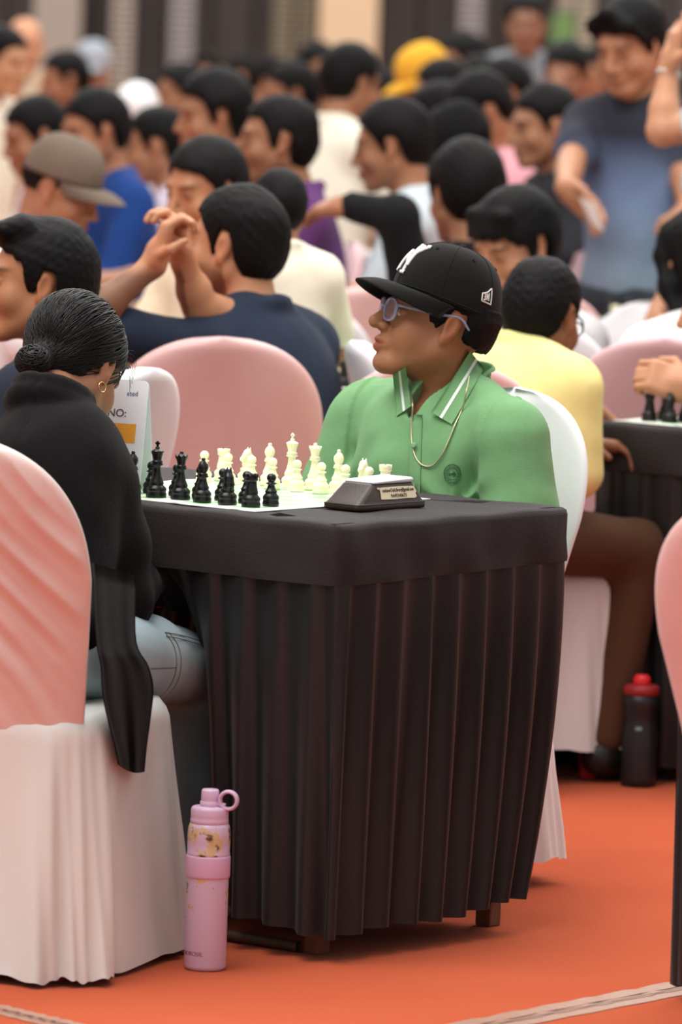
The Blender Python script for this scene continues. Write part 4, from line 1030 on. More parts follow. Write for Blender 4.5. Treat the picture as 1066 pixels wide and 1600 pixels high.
    # chain necklace laid over the shirt
    cp = [hit(*p, .004) for p in ((722, 640), (712, 662), (703, 684), (693, 706), (682, 722), (671, 729), (659, 726), (650, 715), (645, 698), (643, 676), (644, 655))]
    top = [collar_at(40, .55)+np.array((0, 0, .006))] if 0 else []
    sd = [toL(UY(733, 588, 11.36)), toL(UY(729, 612, 11.33))]; en = [toL(UY(645, 632, 11.36)), toL(UY(642, 612, 11.40))]
    P = spline(sd+cp+en, 120); parts = []
    gold = mat('chain_steel', 'b9ad8c', .3, .1, metal=.8)
    build('neck_chain', *tube_data(P, .0017, 6), gold, root)
    # chest emblem
    em = mat('emblem_thread', '2f5f42', .8); ec = (707, 740)
    def ring(r, w, n=44):
        P = []
        for k in range(n): a = 2*math.pi*k/n; P.append(hit(ec[0]+r*math.cos(a), ec[1]+r*1.12*math.sin(a), .0022))
        return tube_data(P, w, 5, True)
    ems = [ring(13, .0009), ring(8.5, .0007)]
    for st in ([(-4, -2), (-5, 0), (-3, 3), (-1, 2)], [(1, -3), (1, 3), (4, 2), (4, 0), (1, 0), (4, -1), (3, -3), (1, -3)], [(-6, 0), (6, 0)]):
        ems.append(tube_data([hit(ec[0]+x*1.1, ec[1]+y*1.1, .0022) for x, y in st], .0008, 5))
    for k in range(18):
        a = 2*math.pi*k/18; ems.append(tube_data([hit(ec[0]+10*math.cos(a), ec[1]+11.2*math.sin(a), .002), hit(ec[0]+11.6*math.cos(a+.1), ec[1]+13*math.sin(a+.1), .002)], .0007, 4))
    build('chest_emblem', *merge(ems), em, root)
    # trousers, shoes
    s3 = S(); s3.ell(P0, (.18, .145, .115), k=.04); an = []
    for x in (-1, 1):
        s3.chain([(x*.09, -.02, .55), (x*.13, .40, .51), (x*.13, .36, .10)], [.09, .07, .052], k=.03)
        sh = S(); sh.chain([(x*.13, .34, .052), (x*.13, .42, .040), (x*.13, .51, .034)], [.042, .036, .031], k=.02); an.append(sh)
    v, f = s3.mesh(.014); build('trousers', v, f, cloth('23252b'), root)
    for sh in an: v, f = sh.mesh(.009); build('shoe', v, f, mat('shoe_dark', '1c1a1a', .5), root)
    # hair under the cap
    hs = S(); hs.ell(T((0, -.014, .036)), np.array((.0820, .104, .092))*sc, R, k=.02); hs.ell(T((0, -.046, -.006)), np.array((.070, .058, .075))*sc, R, k=.03)
    c = hl; ya = np.array([-.3, -.080, -.055, -.038, -.033, -.004, .006, .020, .034, .05, .3]); za = np.array([-.020, -.020, -.018, -.012, .034, .036, .006, -.020, -.004, .06, .09])
    def keep(X, Y, Z):
        px, py, pz = X-c[0], Y-c[1], Z-c[2]; q = [(px*R[0, i]+py*R[1, i]+pz*R[2, i])/sc for i in range(3)]
        return (np.interp(q[1], ya, za)-q[2]+0*q[0])*sc*.5
    hs.cut(keep, .003); hs.cut(lambda X, Y, Z: ((X-c[0])*R[0, 2]+(Y-c[1])*R[1, 2]+(Z-c[2])*R[2, 2])-.06*sc, .002)
    hs.disp(lambda X, Y, Z: .0016*wob(X, Y, Z, 300, 5)+.0016*wob(X, Y, Z, 150, 8))
    v, f = hs.mesh(.003); build('hair', v, f, hair_m, root)
    # stray forelock
    build('forelock', *merge([tube_data(spline([T((-.052, .073, .060)), T((-.056, .078, .044)), T((-.060-.002*k, .074-.002*k, .028+.004*k))], 10), np.linspace(.0022, .0006, 10), 5) for k in range(3)]), hair_m, root)
    # cap
    capm = mat('cap_black', '141312', .85, .12, 60, .4, 600, sheen=.08, spec=.15)
    CPo = np.array((0, .002, 0.004)); cc = hl+R@CPo; Rc = R@rotm(math.radians(12), math.radians(-1), 0); cs = sc*1.02
    cr, br, fn = cap_meshes('cap', cs, None)
    e = build('cap', *put(cr, cc, Rc, cs), capm, root); build('brim', *put(br, cc, Rc, cs), capm, e)
    bt_ = lathe_data([(.0085, 0), (.008, .003), (.004, .005), (0, .0055)], 16); build('cap_button', *put((bt_[0]+np.array((0, -.006, .1495)), bt_[1]), cc, Rc, cs), capm, e)
    seams = []
    for k in range(6):
        a = k*math.pi/3
        seams.append(tube_data([fn(a, t)*1.001 for t in np.linspace(0.01, .97, 20)], .0011, 5))
    rimb = tube_data([fn(a, .02)*np.array((1.003, 1.003, 1)) for a in np.linspace(0, 2*math.pi, 80, endpoint=False)], .0014, 5, True)
    build('seam', *put(merge(seams+[rimb]), cc, Rc, cs), capm, e)
    for k in range(6):   # eyelets
        a = k*math.pi/3+math.pi/6; o = fn(a, .60); nn = fn(a, .60)-np.array((0, -.006, .04)); nn /= np.linalg.norm(nn); t1 = np.cross(nn, (0, 0, 1)); t1 /= np.linalg.norm(t1); t2 = np.cross(nn, t1)
        build('eyelet', *put(tube_data([o+nn*.0006+.003*(math.cos(b)*t1+math.sin(b)*t2) for b in np.linspace(0, 6.283, 12, endpoint=False)], .0009, 5, True), cc, Rc, cs), capm, e)
    thread = mat('white_thread', 'efeeea', .7, .04, 200, .4, 900)
    def stroke_on(strokes, a0, t0, wa, wt_, wdt, nm, raised=.0018):
        """strokes in a unit square, laid on the crown around angle a0 and height t0"""
        parts = []
        for st in strokes:
            P = np.array(st, float); D_ = [P[0]]
            for i in range(len(P)-1):
                for q in np.linspace(0, 1, 7)[1:]: D_.append(P[i]*(1-q)+P[i+1]*q)
            W = [fn(a0+(x-.5)*wa, t0+(y-.5)*wt_) for x, y in D_]; cen = np.array((0, -.006, .04))
            W = [w+(w-cen)/np.linalg.norm(w-cen)*raised*.35 for w in W]
            parts.append(tube_data(W, wdt, 8))
        build(nm, *put(merge(parts), cc, Rc, cs), thread, e)
    # interlocked front letters
    Nn = [[(.10, .05), (.10, .72)], [(.10, .72), (.66, .20)], [(.66, .20), (.66, .95)], [(.0, .05), (.22, .05)], [(.0, .72), (.14, .72)], [(.54, .95), (.80, .95)]]
    Yy = [[(.36, 1.0), (.60, .55)], [(.98, 1.0), (.60, .55)], [(.60, .55), (.60, .0)], [(.46, .0), (.74, .0)], [(.26, 1.0), (.48, 1.0)], [(.86, 1.0), (1.08, 1.0)]]
    flip = lambda L: [[(1-x, y) for x, y in st] for st in L]
    stroke_on(flip(Nn)+flip(Yy), 0.0, .36, .62, .44, .0033, 'front_letters')
    fl_ = [[(0, 0), (.08, 1.0), (.55, .62), (1.0, .45), (.95, .0), (0, 0)], [(.30, .15), (.34, .62), (.52, .15), (.56, .55)], [(.66, .12), (.68, .48)], [(.66, .12), (.86, .12)], [(.67, .30), (.82, .30)], [(.68, .47), (.84, .44)]]
    stroke_on([[(1-x, y) for x, y in st] for st in flip(fl_)], -math.radians(112), .22, .26, .17, .0012, 'side_flag_mark', .001)
    # glasses
    gf = mat('glasses_lilac', 'b9b8d6', .15, .05, trans=.55, spec=.6)
    fr = empty('glasses', (0, 0, 0)); fr.parent = root
    G_ = lambda p: T(p)
    for x in (-1, 1):
        P = []
        for t in np.linspace(0, 2*math.pi, 36, endpoint=False):
            c_, s_ = math.cos(t), math.sin(t); P.append(G_((x*.034+math.copysign(abs(c_)**.62, c_)*.0265, .1075-.010*((abs(x*.034+c_*.026)-.005)/.06)**2-.004*(s_ < 0)*abs(s_), .001+math.copysign(abs(s_)**.7, s_)*.0205)))
        build('rim', *tube_data(P, .0030, 8, True), gf, fr)
        c0_ = np.mean(P, 0); V = [c0_]+P; build('lens', V, [(0, i+1, (i+1) % len(P)+1) for i in range(len(P))], mat('lens_glass', 'cfcbe8', .05, .0, spec=.5, alpha=.16), fr)
        build('temple_arm', *tube_data(spline([G_((x*.059, .100, .012)), G_((x*.070, .07, .014)), G_((x*.079, .02, .019)), G_((x*.083, -.018, .024)), G_((x*.081, -.042, .008))], 24), np.linspace(.0036, .0022, 24), 8), gf, fr)
    build('bridge', *tube_data(spline([G_((-.010, .108, .004)), G_((0, .1115, .008)), G_((.010, .108, .004))], 8), .0030, 8), gf, fr)
    return root
hero_boy()

# ------------------------------------------------------------------ the girl in the black jacket (sharp)
def hero_girl():
    face = math.radians(64); yaw = face-math.pi/2; Rz = rotm(yaw); sc = 1.0
    hw = UY(112, 574, 10.86); hyaw = math.radians(60)-face
    rootp = gch.copy()+fg*.02; rootp[2] = 0
    root = empty('person', rootp, yaw, 'girl with dark hair in a bun, black jacket and jeans bending over the board', 'person', 'people seated and standing in the hall')
    toL = lambda p: Rz.T@(np.array(p, float)-rootp)
    hl = toL(hw); R = rotm(hyaw, math.radians(-40), 0)
    N = toL(UY(84, 664, 10.66)); SHr = toL(UY(160, 762, 10.58)); SHl = N*2-SHr+np.array((0, 0, -.09)); SHl[2] = SHr[2]
    ELr = toL(UY(187, 938, 10.56)); ELl = SHl+np.array((-.04, .03, -.24)); WRr = ELr+np.array((-.06, .22, .03)); WRl = ELl+np.array((.10, .24, .03))
    P0 = np.array((0, -.03, .57)); SH = [SHl, SHr]; EL = [ELl, ELr]; WR = [WRl, WRr]
    def torso(s, g, k=.05):
        td = N-P0; L = np.linalg.norm(td); td = td/L; ty = np.cross(td, (1., 0, 0)); TM = np.stack([np.array((1., 0, 0)), ty, td], 1)
        s.ell(P0*.38+N*.62+np.array((0, -.02, 0)), np.array((.135, .105, .42*L))+g, TM, k=k); s.ell(P0*.72+N*.28, np.array((.13, .105, .40*L))+g, TM, k=k); s.ell(P0, np.array((.155, .12, .11))+g, k=k)
        s.cone(SHl+np.array((.03, -.01, 0)), SHr-np.array((.03, .01, 0)), .048+g, k=k)
        for i, x in ((0, -1), (1, 1)): s.cone(N+np.array((x*.03, -.03, -.005)), SH[i]+np.array((-x*.02, -.01, .02)), .034+g*.6, .040+g, k=.04)
    s = S(); torso(s, -.012)
    for i in (0, 1): s.chain([SH[i], EL[i]], [.042, .035], k=.03); s.chain([EL[i], EL[i]*.65+WR[i]*.35, WR[i]], [.034, .032, .021], k=.015)
    s.chain([N+np.array((0, -.01, -.03)), hl+R@np.array((0, -.025, -.055))], [.052, .048], k=.03)
    T = head_ops(s, hl, R, 1.02)
    for i, x in enumerate((-1, 1)): hand_ops(s, WR[i], (-x*.3, .9, 0), (0, 0, -1), (-x, 0, 0), .4, .92)
    v, f = s.mesh(.011, [(hl-.125, hl+.13, .003)]); me = mesh_from('body', v, f, skin_m); set_cols(me, face_cols(v, '9a6a50', hl, R, 1.02)); obj('body', me, root)
    # jacket
    jm = mat('black_fleece', '0f0e0e', .95, .2, 60, .5, 500, sheen=.06, spec=.1)
    s2 = S(); torso(s2, .022, .04)
    for i in (0, 1): s2.chain([SH[i], SH[i]*.5+EL[i]*.5, EL[i]], [.062, .062, .058], k=.03); s2.chain([EL[i], EL[i]*.12+WR[i]*.88], [.056, .040], k=.02)
    for k_ in range(12):                      # stand-up collar
        a0, a1 = [math.radians(150+j*20) for j in (k_, k_+1)]
        cp = lambda a: N+np.array((.062*math.cos(a), -.018+.058*math.sin(a), .030-.030*math.sin(a)))
        s2.cone(cp(a0), cp(a1), .017, k=.016); s2.cone(cp(a0)+np.array((0, .016, .022)), cp(a1)+np.array((0, .016, .022)), .012, k=.014)
    def fl(px, py, o=0): D = 10.17+(px-160)/75*.19-o; return toL(UY(px, py, D))
    # loose hem hanging down outside the chair
    zl = fl(215, 1196)[2]; 
    sp = SHr+np.array((-.052, 0, 0))
    def seams(X, Y, Z):
        o = .0045*wob(X, Y, Z, 24, 21)+.002*wob(X, Y, Z, 60, 23)
        a = (X-sp[0])*.93+(Z-sp[2])*.30
        o = o+.0035*np.exp(-(a/.0035)**2)*(Z > sp[2]-.14)
        yk = Z-(N[2]-.075+.5*np.abs(X-N[0])*.25); o = o+.0022*np.exp(-(yk/.0028)**2)*(Y < N[1]-.02)*(X < sp[0])
        hem_ = Z-(zl+.045); o = o+.002*np.exp(-(hem_/.003)**2)
        return o
    s2.disp(seams)
    v, f = s2.mesh(.0068); build('jacket', v, f, jm, root)
    # loose hem hanging down outside the chair: a folded sheet of fleece
    Lf = [(146, 880), (153, 1000), (160, 1040), (163, 1085), (172, 1130), (182, 1168), (188, 1196)]; Rt = [(213, 900), (213, 1000), (232, 1040), (240, 1075), (236, 1120), (230, 1165), (226, 1206)]
    Lf = spline([(x, y, 0) for x, y in Lf], 30); Rt = spline([(x, y, 0) for x, y in Rt], 30); nc = 22; Vf = []
    for j_ in range(30):
        for i_ in range(nc):
            q_ = i_/(nc-1); px_, py_ = (Lf[j_]*(1-q_)+Rt[j_]*q_)[:2]; t_ = j_/29
            py_ += 6*math.sin(q_*math.pi)*t_
            Vf.append(fl(px_, py_, .012+.020*t_-.10*max(0, 1-t_/.25)**1.5+(.010*math.sin(q_*9+t_*2.2)+.005*math.sin(q_*17-t_*3))*(.4+.6*t_)))
    Vf = np.array(Vf); Vk = Vf+toL(rootp+np.array((-.004, .009, 0)))*1.0; g1 = grid_faces(nc, 30); kk = len(Vf)
    rim = [i for i in range(nc)]+[j*nc+nc-1 for j in range(1, 30)]+[29*nc+i for i in range(nc-2, -1, -1)]+[j*nc for j in range(28, 0, -1)]
    build('jacket_hem', np.vstack([Vf, Vk]), np.vstack([g1, g1[:, ::-1]+kk, [(rim[i], rim[(i+1) % len(rim)], rim[(i+1) % len(rim)]+kk, rim[i]+kk) for i in range(len(rim))]]), jm, root)
    # jeans
    def denim():
        m = bpy.data.materials.new('washed_denim'); m.use_nodes = True; nt = m.node_tree; Nn = nt.nodes; L = nt.links; b = Nn['Principled BSDF']
        tc = Nn.new('ShaderNodeTexCoord'); sp_ = Nn.new('ShaderNodeSeparateXYZ'); L.new(tc.outputs['Object'], sp_.inputs[0]); n1 = Nn.new('ShaderNodeTexNoise'); n1.inputs['Scale'].default_value = 18; n1.inputs['Detail'].default_value = 6; L.new(tc.outputs['Object'], n1.inputs['Vector'])
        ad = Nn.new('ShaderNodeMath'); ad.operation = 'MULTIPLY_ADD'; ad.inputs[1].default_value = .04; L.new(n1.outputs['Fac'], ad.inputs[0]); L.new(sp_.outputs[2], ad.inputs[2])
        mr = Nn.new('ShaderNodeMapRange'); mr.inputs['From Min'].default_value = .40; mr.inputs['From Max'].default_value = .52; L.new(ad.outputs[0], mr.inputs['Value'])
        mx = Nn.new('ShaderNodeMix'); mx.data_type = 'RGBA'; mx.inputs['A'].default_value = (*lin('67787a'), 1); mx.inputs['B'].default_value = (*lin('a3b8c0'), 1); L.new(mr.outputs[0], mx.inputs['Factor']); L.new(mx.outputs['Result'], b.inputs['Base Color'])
        b.inputs['Roughness'].default_value = .9; w = Nn.new('ShaderNodeTexWave'); w.inputs['Scale'].default_value = 220; w.bands_direction = 'DIAGONAL'; L.new(tc.outputs['Object'], w.inputs['Vector']); bp_ = Nn.new('ShaderNodeBump'); bp_.inputs['Strength'].default_value = .12; bp_.inputs['Distance'].default_value = .001; L.new(w.outputs['Fac'], bp_.inputs['Height']); L.new(bp_.outputs[0], b.inputs['Normal']); return m
    dm = denim()
    KN = toL(UY(314, 1046, 10.84)); HP = np.array((.095, -.02, .545)); AN = KN*1.0; AN[2] = .09; AN[1] -= .02
    mx_ = np.array((-1., 1, 1)); KL = KN*mx_; AL = AN*mx_
    s3 = S(); s3.ell(P0-np.array((0, 0, .01)), (.165, .13, .105), k=.04)
    for hp, kn, an in ((HP, KN, AN), (HP*mx_, KL, AL)): s3.chain([hp, hp*.45+kn*.55, kn, kn*.45+an*.55, an], [.088, .080, .062, .056, .050], k=.02)
    s3.disp(lambda X, Y, Z: .0028*wob(X, Y, Z, 45, 31))
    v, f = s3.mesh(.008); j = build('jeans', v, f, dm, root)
    def hitj(px, py, off=.001):
        d = ray(px, py); d = d/np.linalg.norm(d); p = UY(px, py, 10.1)
        for _ in range(90):
            dd = float(s3.at(toL(p)[None])[0]); p = p+d*max(dd*.7, .0004)
            if dd < .0008: break
        return toL(p-d*off)
    th = mat('jean_thread', '6f6a52', .8); ths = []
    for pl_ in ([(258, 988), (272, 1010), (276, 1040), (268, 1068), (246, 1094)], [(264, 988), (279, 1010), (283, 1040), (275, 1070), (252, 1096)], [(258, 988), (285, 993), (318, 1003)], [(260, 994), (286, 999), (316, 1008)], [(236, 1045), (256, 1044), (276, 1043)]):
        ths.append(tube_data(spline([hitj(*p) for p in pl_], 24), .0009, 5))
    build('stitching', *merge(ths), th, j)
    for an in (AN, AL):
        sh = S(); sh.chain([an+np.array((0, -.03, -.045)), an+np.array((0, .05, -.052)), an+np.array((0, .13, -.058))], [.040, .034, .030], k=.02); v, f = sh.mesh(.009); build('shoe', v, f, mat('shoe_white', 'd8d4d0', .6), root)
    # slicked hair with a low bun
    hm = mat('slick_hair', '0a0706', .42, .3, 90, .1, 300, spec=.22, bstretch=(1, .3, 1))
    ce = np.array((0, -.014, .034)); re = np.array((.0805, .1035, .0925))*1.03
    BN = np.array((0, -.106, -.068))
    s4 = S(); s4.ell(T(ce), re, R, k=.02); s4.ell(T((0, -.045, -.012)), (.062, .052, .062), R, k=.02)
    c = hl; ya = np.array([-.3, -.075, -.05, -.032, -.026, .004, .012, .022, .05, .085, .3]); za = np.array([-.10, -.10, -.082, -.05, .030, .040, .020, .018, .045, .065, .065])
    def keep(X, Y, Z):
        px, py, pz = X-c[0], Y-c[1], Z-c[2]; q = [(px*R[0, i]+py*R[1, i]+pz*R[2, i]) for i in range(3)]
        return (np.interp(q[1], ya, za)-q[2]+0*q[0])*.5
    s4.cut(keep, .004)
    rb = np.random.default_rng(5)
    s4.ell(T(BN), (.030, .022, .026), R, k=.01)
    s4.cone(T((0, -.085, -.045)), T(BN), .024, .022, k=.015)
    v, f = s4.mesh(.0032); hr = build('hair', v, f, hm, root)
    parts = []
    bd = BN*np.array((1, .86, .9))-ce
    for k_ in range(1100):
        # start at the hairline or on the shell, run back to the bun
        st = rb.normal(size=3); st /= np.linalg.norm(st)
        if st[2] < -.35 or (st[1] > .25 and st[2] < .42): continue
        b_ = bd/re; b_ /= np.linalg.norm(b_); b_ = b_+rb.normal(size=3)*.13; b_ /= np.linalg.norm(b_)
        w = math.acos(np.clip(st@b_, -1, 1)); P = []; hh = rb.uniform(.0012, .0034)
        for t in np.linspace(0, 1.0, 16):
            d = (math.sin((1-t)*w)*st+math.sin(t*w)*b_)/max(math.sin(w), 1e-4); P.append(T(ce+d/np.linalg.norm(d)*(re+hh)))
        P = np.array(P); hc = T(ce)
        for _ in range(2): P = P+(P-hc)/np.linalg.norm(P-hc, axis=1)[:, None]*np.clip(hh*.5-s4.at(P), 0, .03)[:, None]
        parts.append(tube_data(P, np.linspace(.0012, .0010, 16), 4))
    for k_ in range(150):                         # twisted bun coils
        ax_ = np.array((rb.normal()*.5, 1+rb.normal()*.35, rb.normal()*.5)); ax_ /= np.linalg.norm(ax_); a_ = np.cross(ax_, rb.normal(size=3)); a_ /= np.linalg.norm(a_); c_ = np.cross(ax_, a_); lat = rb.uniform(-.95, .95); rl = math.sqrt(1-lat*lat)
        P = [T(BN+np.array((.032, .025, .028))*(rl*(math.cos(t)*a_+math.sin(t)*c_)+lat*ax_)*rb.uniform(1.0, 1.05)) for t in np.linspace(0, 2.4, 12)]
        parts.append(tube_data(P, .0015, 4))
    st_ = build('hair_strand', *merge(parts), hm, hr); st_['kind'] = 'stuff'
    build('hair_tie', *tube_data([T(np.array((0, -.092, -.054))+.0245*(math.cos(t)*np.array((1., 0, 0))+math.sin(t)*np.array((0, -.55, .83)))) for t in np.linspace(0, 6.283, 24, endpoint=False)], .004, 6, True), mat('tie_black', '050505', .8), hr)
    fly = []
    for k_ in range(7):
        a = T((.05+.01*k_*.2, .05, .08-.006*k_)); fly.append(tube_data(spline([a, a+R@np.array((.014, .012, .008-.003*k_)), a+R@np.array((.018, .030, -.010-.004*k_))], 12), .0004, 4))
    build('flyaway_hair', *merge(fly), hm, hr)
    # hoop earring
    build('hoop_earring', *tube_data([T(np.array((.083, -.004, -.040))+.0085*np.array((.25*math.cos(t), math.cos(t), math.sin(t)))) for t in np.linspace(0, 6.283, 26, endpoint=False)], .0010, 6, True), mat('gold', 'e3c07a', .22, .03, metal=1.0), root)
hero_girl()

# ================================================================== the other players and onlookers
PPL = []
def sit(head, D, face, shirt, label, short, chairc=None, coff=(0, 0, 0), **kw):
    kw.setdefault('q', 1 if D < 13.6 else 2 if D < 17 else 3)
    r = person(head, D, face, shirt, label, **kw)
    if chairc and not kw.get('stand'):
        chair(chairc, np.array(r[0].location)+np.array(coff), math.radians(face), '%s covered chair under the %s' % ({'pink': 'pink', 'white': 'white', 'mauve': 'dusky pink'}[chairc], short), legs='red' if chairc != 'white' else 'white')
    PPL.append(r); return r
sit((60, 447), 12.15, 152, '2b2e3a', 'young man in dark tee at the left edge, face turned left', 'young man in dark tee', 'white', coff=(-.07, 0, 0), hair='quiff', skin='a8714f', pitch=.04, thick=.016, hyaw=34, lean=-.06)
A2 = {'L': dict(world=(UY(128, 505, 12.8), UY(240, 414, 12.85)), dw=(.30, 0, .95), nw=(.95, .1, -.25), sw=(0, -1, .2), curl=.85),
      'R': dict(world=(UY(312, 478, 12.98), UY(286, 408, 12.93)), dw=(-.25, -.1, .95), nw=(-.9, -.35, -.2), sw=(.3, -1, .2), curl=.8)}
sit((368, 388), 13.15, 140, '252d3d', 'man in navy shirt, hands clasped before his mouth, seen from behind', 'man in navy shirt', None, hyaw=14, beard=.75, skin='b5805f', arms=A2, pitch=.02, thick=.016, lean=.10, wide=1.12)
c2 = PPL[-1][0].location
chair('pink', UZ(330, 745, .60)*0+np.array([UY(288, 640, 12.85)[0], 13.13, 0]), math.radians(103), scale=1.02, label= 'pink covered chair behind the back of the man in navy')
sit((320, 303), 15.0, 222, 'e6dcc0', 'dark browed man in cream shirt facing us beyond the navy shirted man', 'dark browed man in cream', None, skin='b07a58', pitch=-.15, thick=.018)
sit((92, 300), 15.6, 345, 'e6e6ea', 'man in brown cap and white shirt looking down to the right', 'man in brown cap', 'white', cap='6a5d52', skin='a06d50', pitch=-.35)
sit((148, 208), 18.6, 205, '1d3c78', 'dark haired man in a royal blue shirt with white collar', 'man in royal blue', 'white', sleeve='long', pitch=-.2)
sit((55, 216), 19.6, 200, 'd9d3d6', 'black haired player in pale shirt behind the brown cap', 'player in pale shirt behind the brown cap', 'white', pitch=-.3)
sit((2, 98), 22, 330, 'e6dfca', 'cream shirted man standing at the far left edge', 'cream man', None, stand=True, skin='b98864')
sit((38, 72), 27, 270, 'c8b49a', 'bald man standing far back at the left', 'bald man', None, stand=True, hair=None, skin='c48d6b')
sit((214, 190), 23, 268, 'd8d4da', 'player in a white cap in the back rows at left', 'player in white cap', 'white', cap='e8e6e6', pitch=-.6)
sit((333, 185), 18.0, 196, 'cdc3d0', 'player with thick black hair and lilac white shirt left of the purple shirt', 'thick haired player', 'mauve', thick=.026, pitch=-.1)
sit((432, 225), 16.8, 188, '553060', 'man in a purple shirt facing left', 'man in purple shirt', 'white', beard=.3, skin='8f6246', pitch=0, sleeve='long')
sit((436, 330), 14.05, 105, 'e9e2cd', 'small child in cream shirt hidden behind the man in navy', 'small child in cream', None, sc=.72, wide=.85)
sit((548, 132), 20.5, 40, 'ebe5d2', 'player in cream shirt turned away to the right before the cream column', 'player in cream shirt', 'pink', pitch=-.2, thick=.018)
sit((613, 230), 16.9, 172, 'b4bdc2', 'player in pale grey hoodie leaning on folded arms', 'player in grey hoodie', 'pink', sleeve='long', pitch=-.2)
A14 = {'L': dict(world=(UY(622, 338, 15.8), UY(545, 322, 15.85)), curl=.4)}
sit((727, 308), 16.0, 115, '19191b', 'person in black with one arm stretched left, seen from behind', 'person in black', 'pink', arms=A14, sleeve='long', thick=.024, sc=1.06, pitch=-.1)
sit((722, 236), 18.0, 200, '242326', 'black capped player behind the person in black', 'black capped player', 'mauve', cap='141414', pitch=-.5)
sit((684, 192), 20.2, 192, '6a5853', 'brown faced player below the yellow cap', 'player below the yellow cap', 'white', skin='a26f52', pitch=-.25)
sit((668, 128), 23, 195, '33343b', 'player in a bright yellow cap', 'player in yellow cap', 'white', cap='e2aa38', pitch=-.5)
sit((752, 178), 19.2, 200, 'd698a0', 'player in a pink shirt with head bowed', 'player in pink shirt', 'pink', pitch=-.6, sleeve='long')
sit((722, 98), 27, 200, '3a3a40', 'dark clad player far back right of the yellow cap', 'dark clad far player', 'white', pitch=-.2)
r19 = sit((822, 38), 26, 268, '7f8286', 'person in grey jacket and navy tie standing far back', 'grey jacket', None, stand=True, sleeve='long', skin='8d6650')
tieo = r19[0]; box('necktie', (0, r19[1][1]+.075, r19[1][2]-.33), (.07, .02, .30), mat('tie_navy', '23264a', .7), tieo, .005)
sit((884, 118), 24, 255, '28282b', 'dark shirted player resting chin on hand behind the pink shirt', 'dark shirted player behind the pink shirt', 'white', skin='93664b', pitch=-.3, arms={'R': dict(world=(UY(850, 190, 23.7), UY(866, 160, 23.7)), dw=(.2, 0, 1), nw=(0, 1, 0), sw=(1, 0, 0))})
def ombre():
    m = bpy.data.materials.new('ombre_polo'); m.use_nodes = True; nt = m.node_tree; N = nt.nodes; L = nt.links; b = N['Principled BSDF']
    tc = N.new('ShaderNodeTexCoord'); sp = N.new('ShaderNodeSeparateXYZ'); L.new(tc.outputs['Object'], sp.inputs[0]); cr = N.new('ShaderNodeValToRGB')
    mr = N.new('ShaderNodeMapRange'); mr.inputs['From Min'].default_value = .80; mr.inputs['From Max'].default_value = 1.45; L.new(sp.outputs[2], mr.inputs['Value']); L.new(mr.outputs[0], cr.inputs[0])
    e = cr.color_ramp.elements; e[0].color = (*lin('8394a3'), 1); e[1].color = (*lin('12101b'), 1); x = cr.color_ramp.elements.new(.50); x.color = (*lin('64779a'), 1); x = cr.color_ramp.elements.new(.76); x.color = (*lin('1b1d2e'), 1)
    L.new(cr.outputs[0], b.inputs['Base Color']); b.inputs['Roughness'].default_value = .85; return m
A21 = {'R': dict(world=(UY(892, 255, 17.4), UY(884, 292, 17.1)), dw=(.75, -.2, -.65), nw=(-.3, -.6, -.5), sw=(.4, -.5, .6), curl=.35), 'L': dict(world=(UY(1066, 250, 17.5), UY(1075, 330, 17.4)))}
r21 = sit((985, 72), 17.5, 246, '000000', 'slim youth standing in an ombre navy to grey polo', 'youth in ombre polo', None, stand=True, hair='curtain', arms=A21, shirt_m=ombre(), pitch=-.38, hyaw=-12, skin='ad7a5c', q=2, wide=.9, sc=1.08, trouser='3c4148')
pp = build('paper_slip', [UY(905, 308, 16.96), UY(930, 318, 16.94), UY(944, 362, 16.94), UY(925, 350, 16.96)], [(0, 1, 2, 3)], mat('paper', 'd9cfc9', .7), None, False); pp.modifiers.new('thickness', 'SOLIDIFY').thickness = .001
tag(pp, 'small folded paper slip in the hand of the standing youth', 'paper')
A22 = {'L': dict(world=(UY(1034, 205, 14.85), UY(1046, 108, 14.9)), dw=(.15, 0, 1), nw=(.9, .2, 0), sw=(.3, -.8, .2), curl=.5)}
r22 = sit((1128, 40), 15.0, 200, '9dbccb', 'person at the right edge raising a forearm with a wristwatch', 'watch wearer', None, stand=True, arms=A22, skin='b98566', q=2)
wv = r22[4](UY(1045, 116, 14.9)); ev = r22[4](UY(1036, 190, 14.86)); dv = (wv-ev)/np.linalg.norm(wv-ev); t1 = np.cross(dv, (0, 0, 1.)); t1 /= np.linalg.norm(t1); t2 = np.cross(dv, t1)
w_ = build('wristwatch', *tube_data([wv+.0265*(math.cos(t)*t1+math.sin(t)*t2) for t in np.linspace(0, 6.283, 24, endpoint=False)], .0075, 8, True), mat('watch_steel', 'c9c6bf', .3, metal=.8), r22[0])
sit((806, 388), 14.95, 222, 'c8c6c6', 'boy with heavy fringe looking down behind the black cap', 'boy with heavy fringe', 'white', hair='fringe', thick=.024, pitch=-.35, skin='b07d5d', sc=1.05)
rk = sit((846, 498), 13.05, 40, 'e6dc93', 'kid with cropped hair, glasses and pale yellow shirt seen from behind', 'kid', None, sc=.96, ankle=.33, neck=.085, slen=1.0, arms={'R': dict(e=(.20, .14, .68), w=(.02, .32, .70)), 'L': dict(e=(-.20, .14, .68), w=(-.02, .34, .72))}, lean=.15, hyaw=20, pitch=-.30, glasses=True, skin='8a5a40', trouser='54392a', thick=.012, wide=1.18, hair='short')
sit((1090, 412), 14.7, 112, 'e5e4e6', 'girl with dark hair and white top at the right edge', 'girl in white top', None, hair='long', pitch=-.25, skin='a87858')
chair('mauve', np.array([UY(1045, 560, 13.9)[0]+.04, 14.0, 0]), math.radians(80), 'dusky pink covered chair at the right edge before the girl in white')
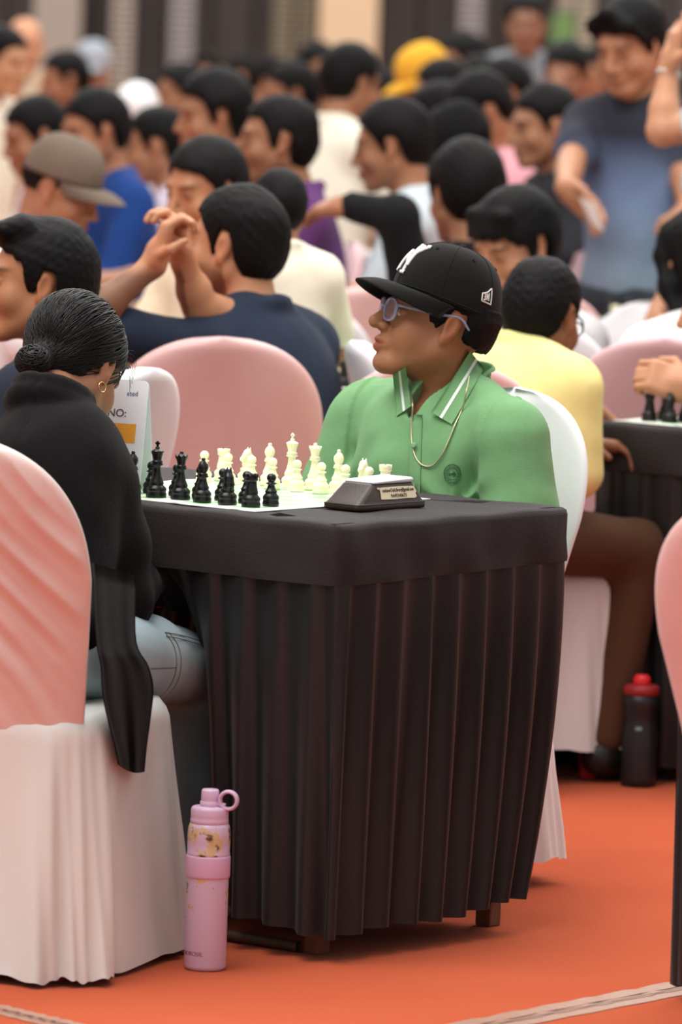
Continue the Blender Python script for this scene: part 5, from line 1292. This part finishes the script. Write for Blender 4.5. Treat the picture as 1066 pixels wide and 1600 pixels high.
A26 = {'L': dict(world=(UY(1130, 660, 13.2), UY(1078, 606, 13.2)), dw=(-.9, 0, .25), nw=(0, .8, -.4), sw=(0, 0, 1), curl=.9)}
sit((1140, 478), 13.35, 190, '7b4a50', 'player beyond the right edge whose fist rests above the pieces', 'fist', None, arms=A26, skin='c08a6a')
# chairs that stand free in the middle distance
for kd, px, D, fc, lb in (('white', 492, 18.5, 95, 'white covered chair below the purple shirt'), ('white', 462, 15.3, 85, 'white covered chair just right of the navy shirt'),
                          ('pink', 572, 15.9, 95, 'pink covered chair between navy shirt and black cap'), ('pink', 668, 12.9, 95, 'low pink chair top seen behind the green shoulder'), ('white', 812, 14.6, 90, 'white covered chair just beyond the kid in yellow'),
                          ('white', 168, 21, 100, 'white covered chair right of the brown cap')):
    chair(kd, np.array([UY(px, 500, D)[0], D, 0]), math.radians(fc), lb)
# far rows
far = [((145, 112), 29, 250, '55565a', 'far player with grey cap left of the pale block pillar', dict(cap='9aa0a8')), ((100, 128), 26, 200, '4a3f3c', 'far dark haired player below the pale grey column', {}), ((282, 148), 26, 200, '5f6b55', 'far player in olive green shirt', {}),
       ((375, 125), 30, 180, '6a6258', 'far grey haired man right of the grey pillar', dict(hcol=hairb_m, thick=.006)), ((497, 112), 27, 300, '8f6f5a', 'far player in tan shirt before the olive pillar', {}), ((455, 150), 24, 190, '3a3e52', 'far player in slate shirt behind the purple shirt', {}),
       ((232, 160), 31, 270, '5c4a40', 'far player in brown shirt before the grey pillar', {}), ((590, 160), 25, 180, 'cfd3d2', 'far player in pale shirt right of the cream shirt', {}), ((745, 140), 24, 215, '2d2b30', 'far player in black right of the yellow cap', {}),
       ((925, 120), 29, 250, '443d3a', 'far player in dark brown left of the standing youth', {}), ((790, 150), 22, 190, '2f3033', 'far bowed player in charcoal below the grey jacket', dict(pitch=-.6)), ((420, 130), 31, 200, '4d4a48', 'far player in dark grey behind thick haired player', {}),
       ((320, 120), 33, 260, '3d3a3a', 'far player in near black by the dark shutters', {}), ((690, 150), 22, 170, '7d6a60', 'far player in taupe shirt under the yellow cap', {}), ((850, 200), 18.5, 200, '2c2c30', 'player in charcoal shirt behind the pink shirt', {}), ((245, 232), 19.5, 175, 'b9aebb', 'player in pale lilac shirt right of royal blue', {})]
for h, D, fc, shc, lb, kw in far: sit(h, D, fc, shc, lb, lb, 'white' if int(D) % 2 else 'mauve', **kw)
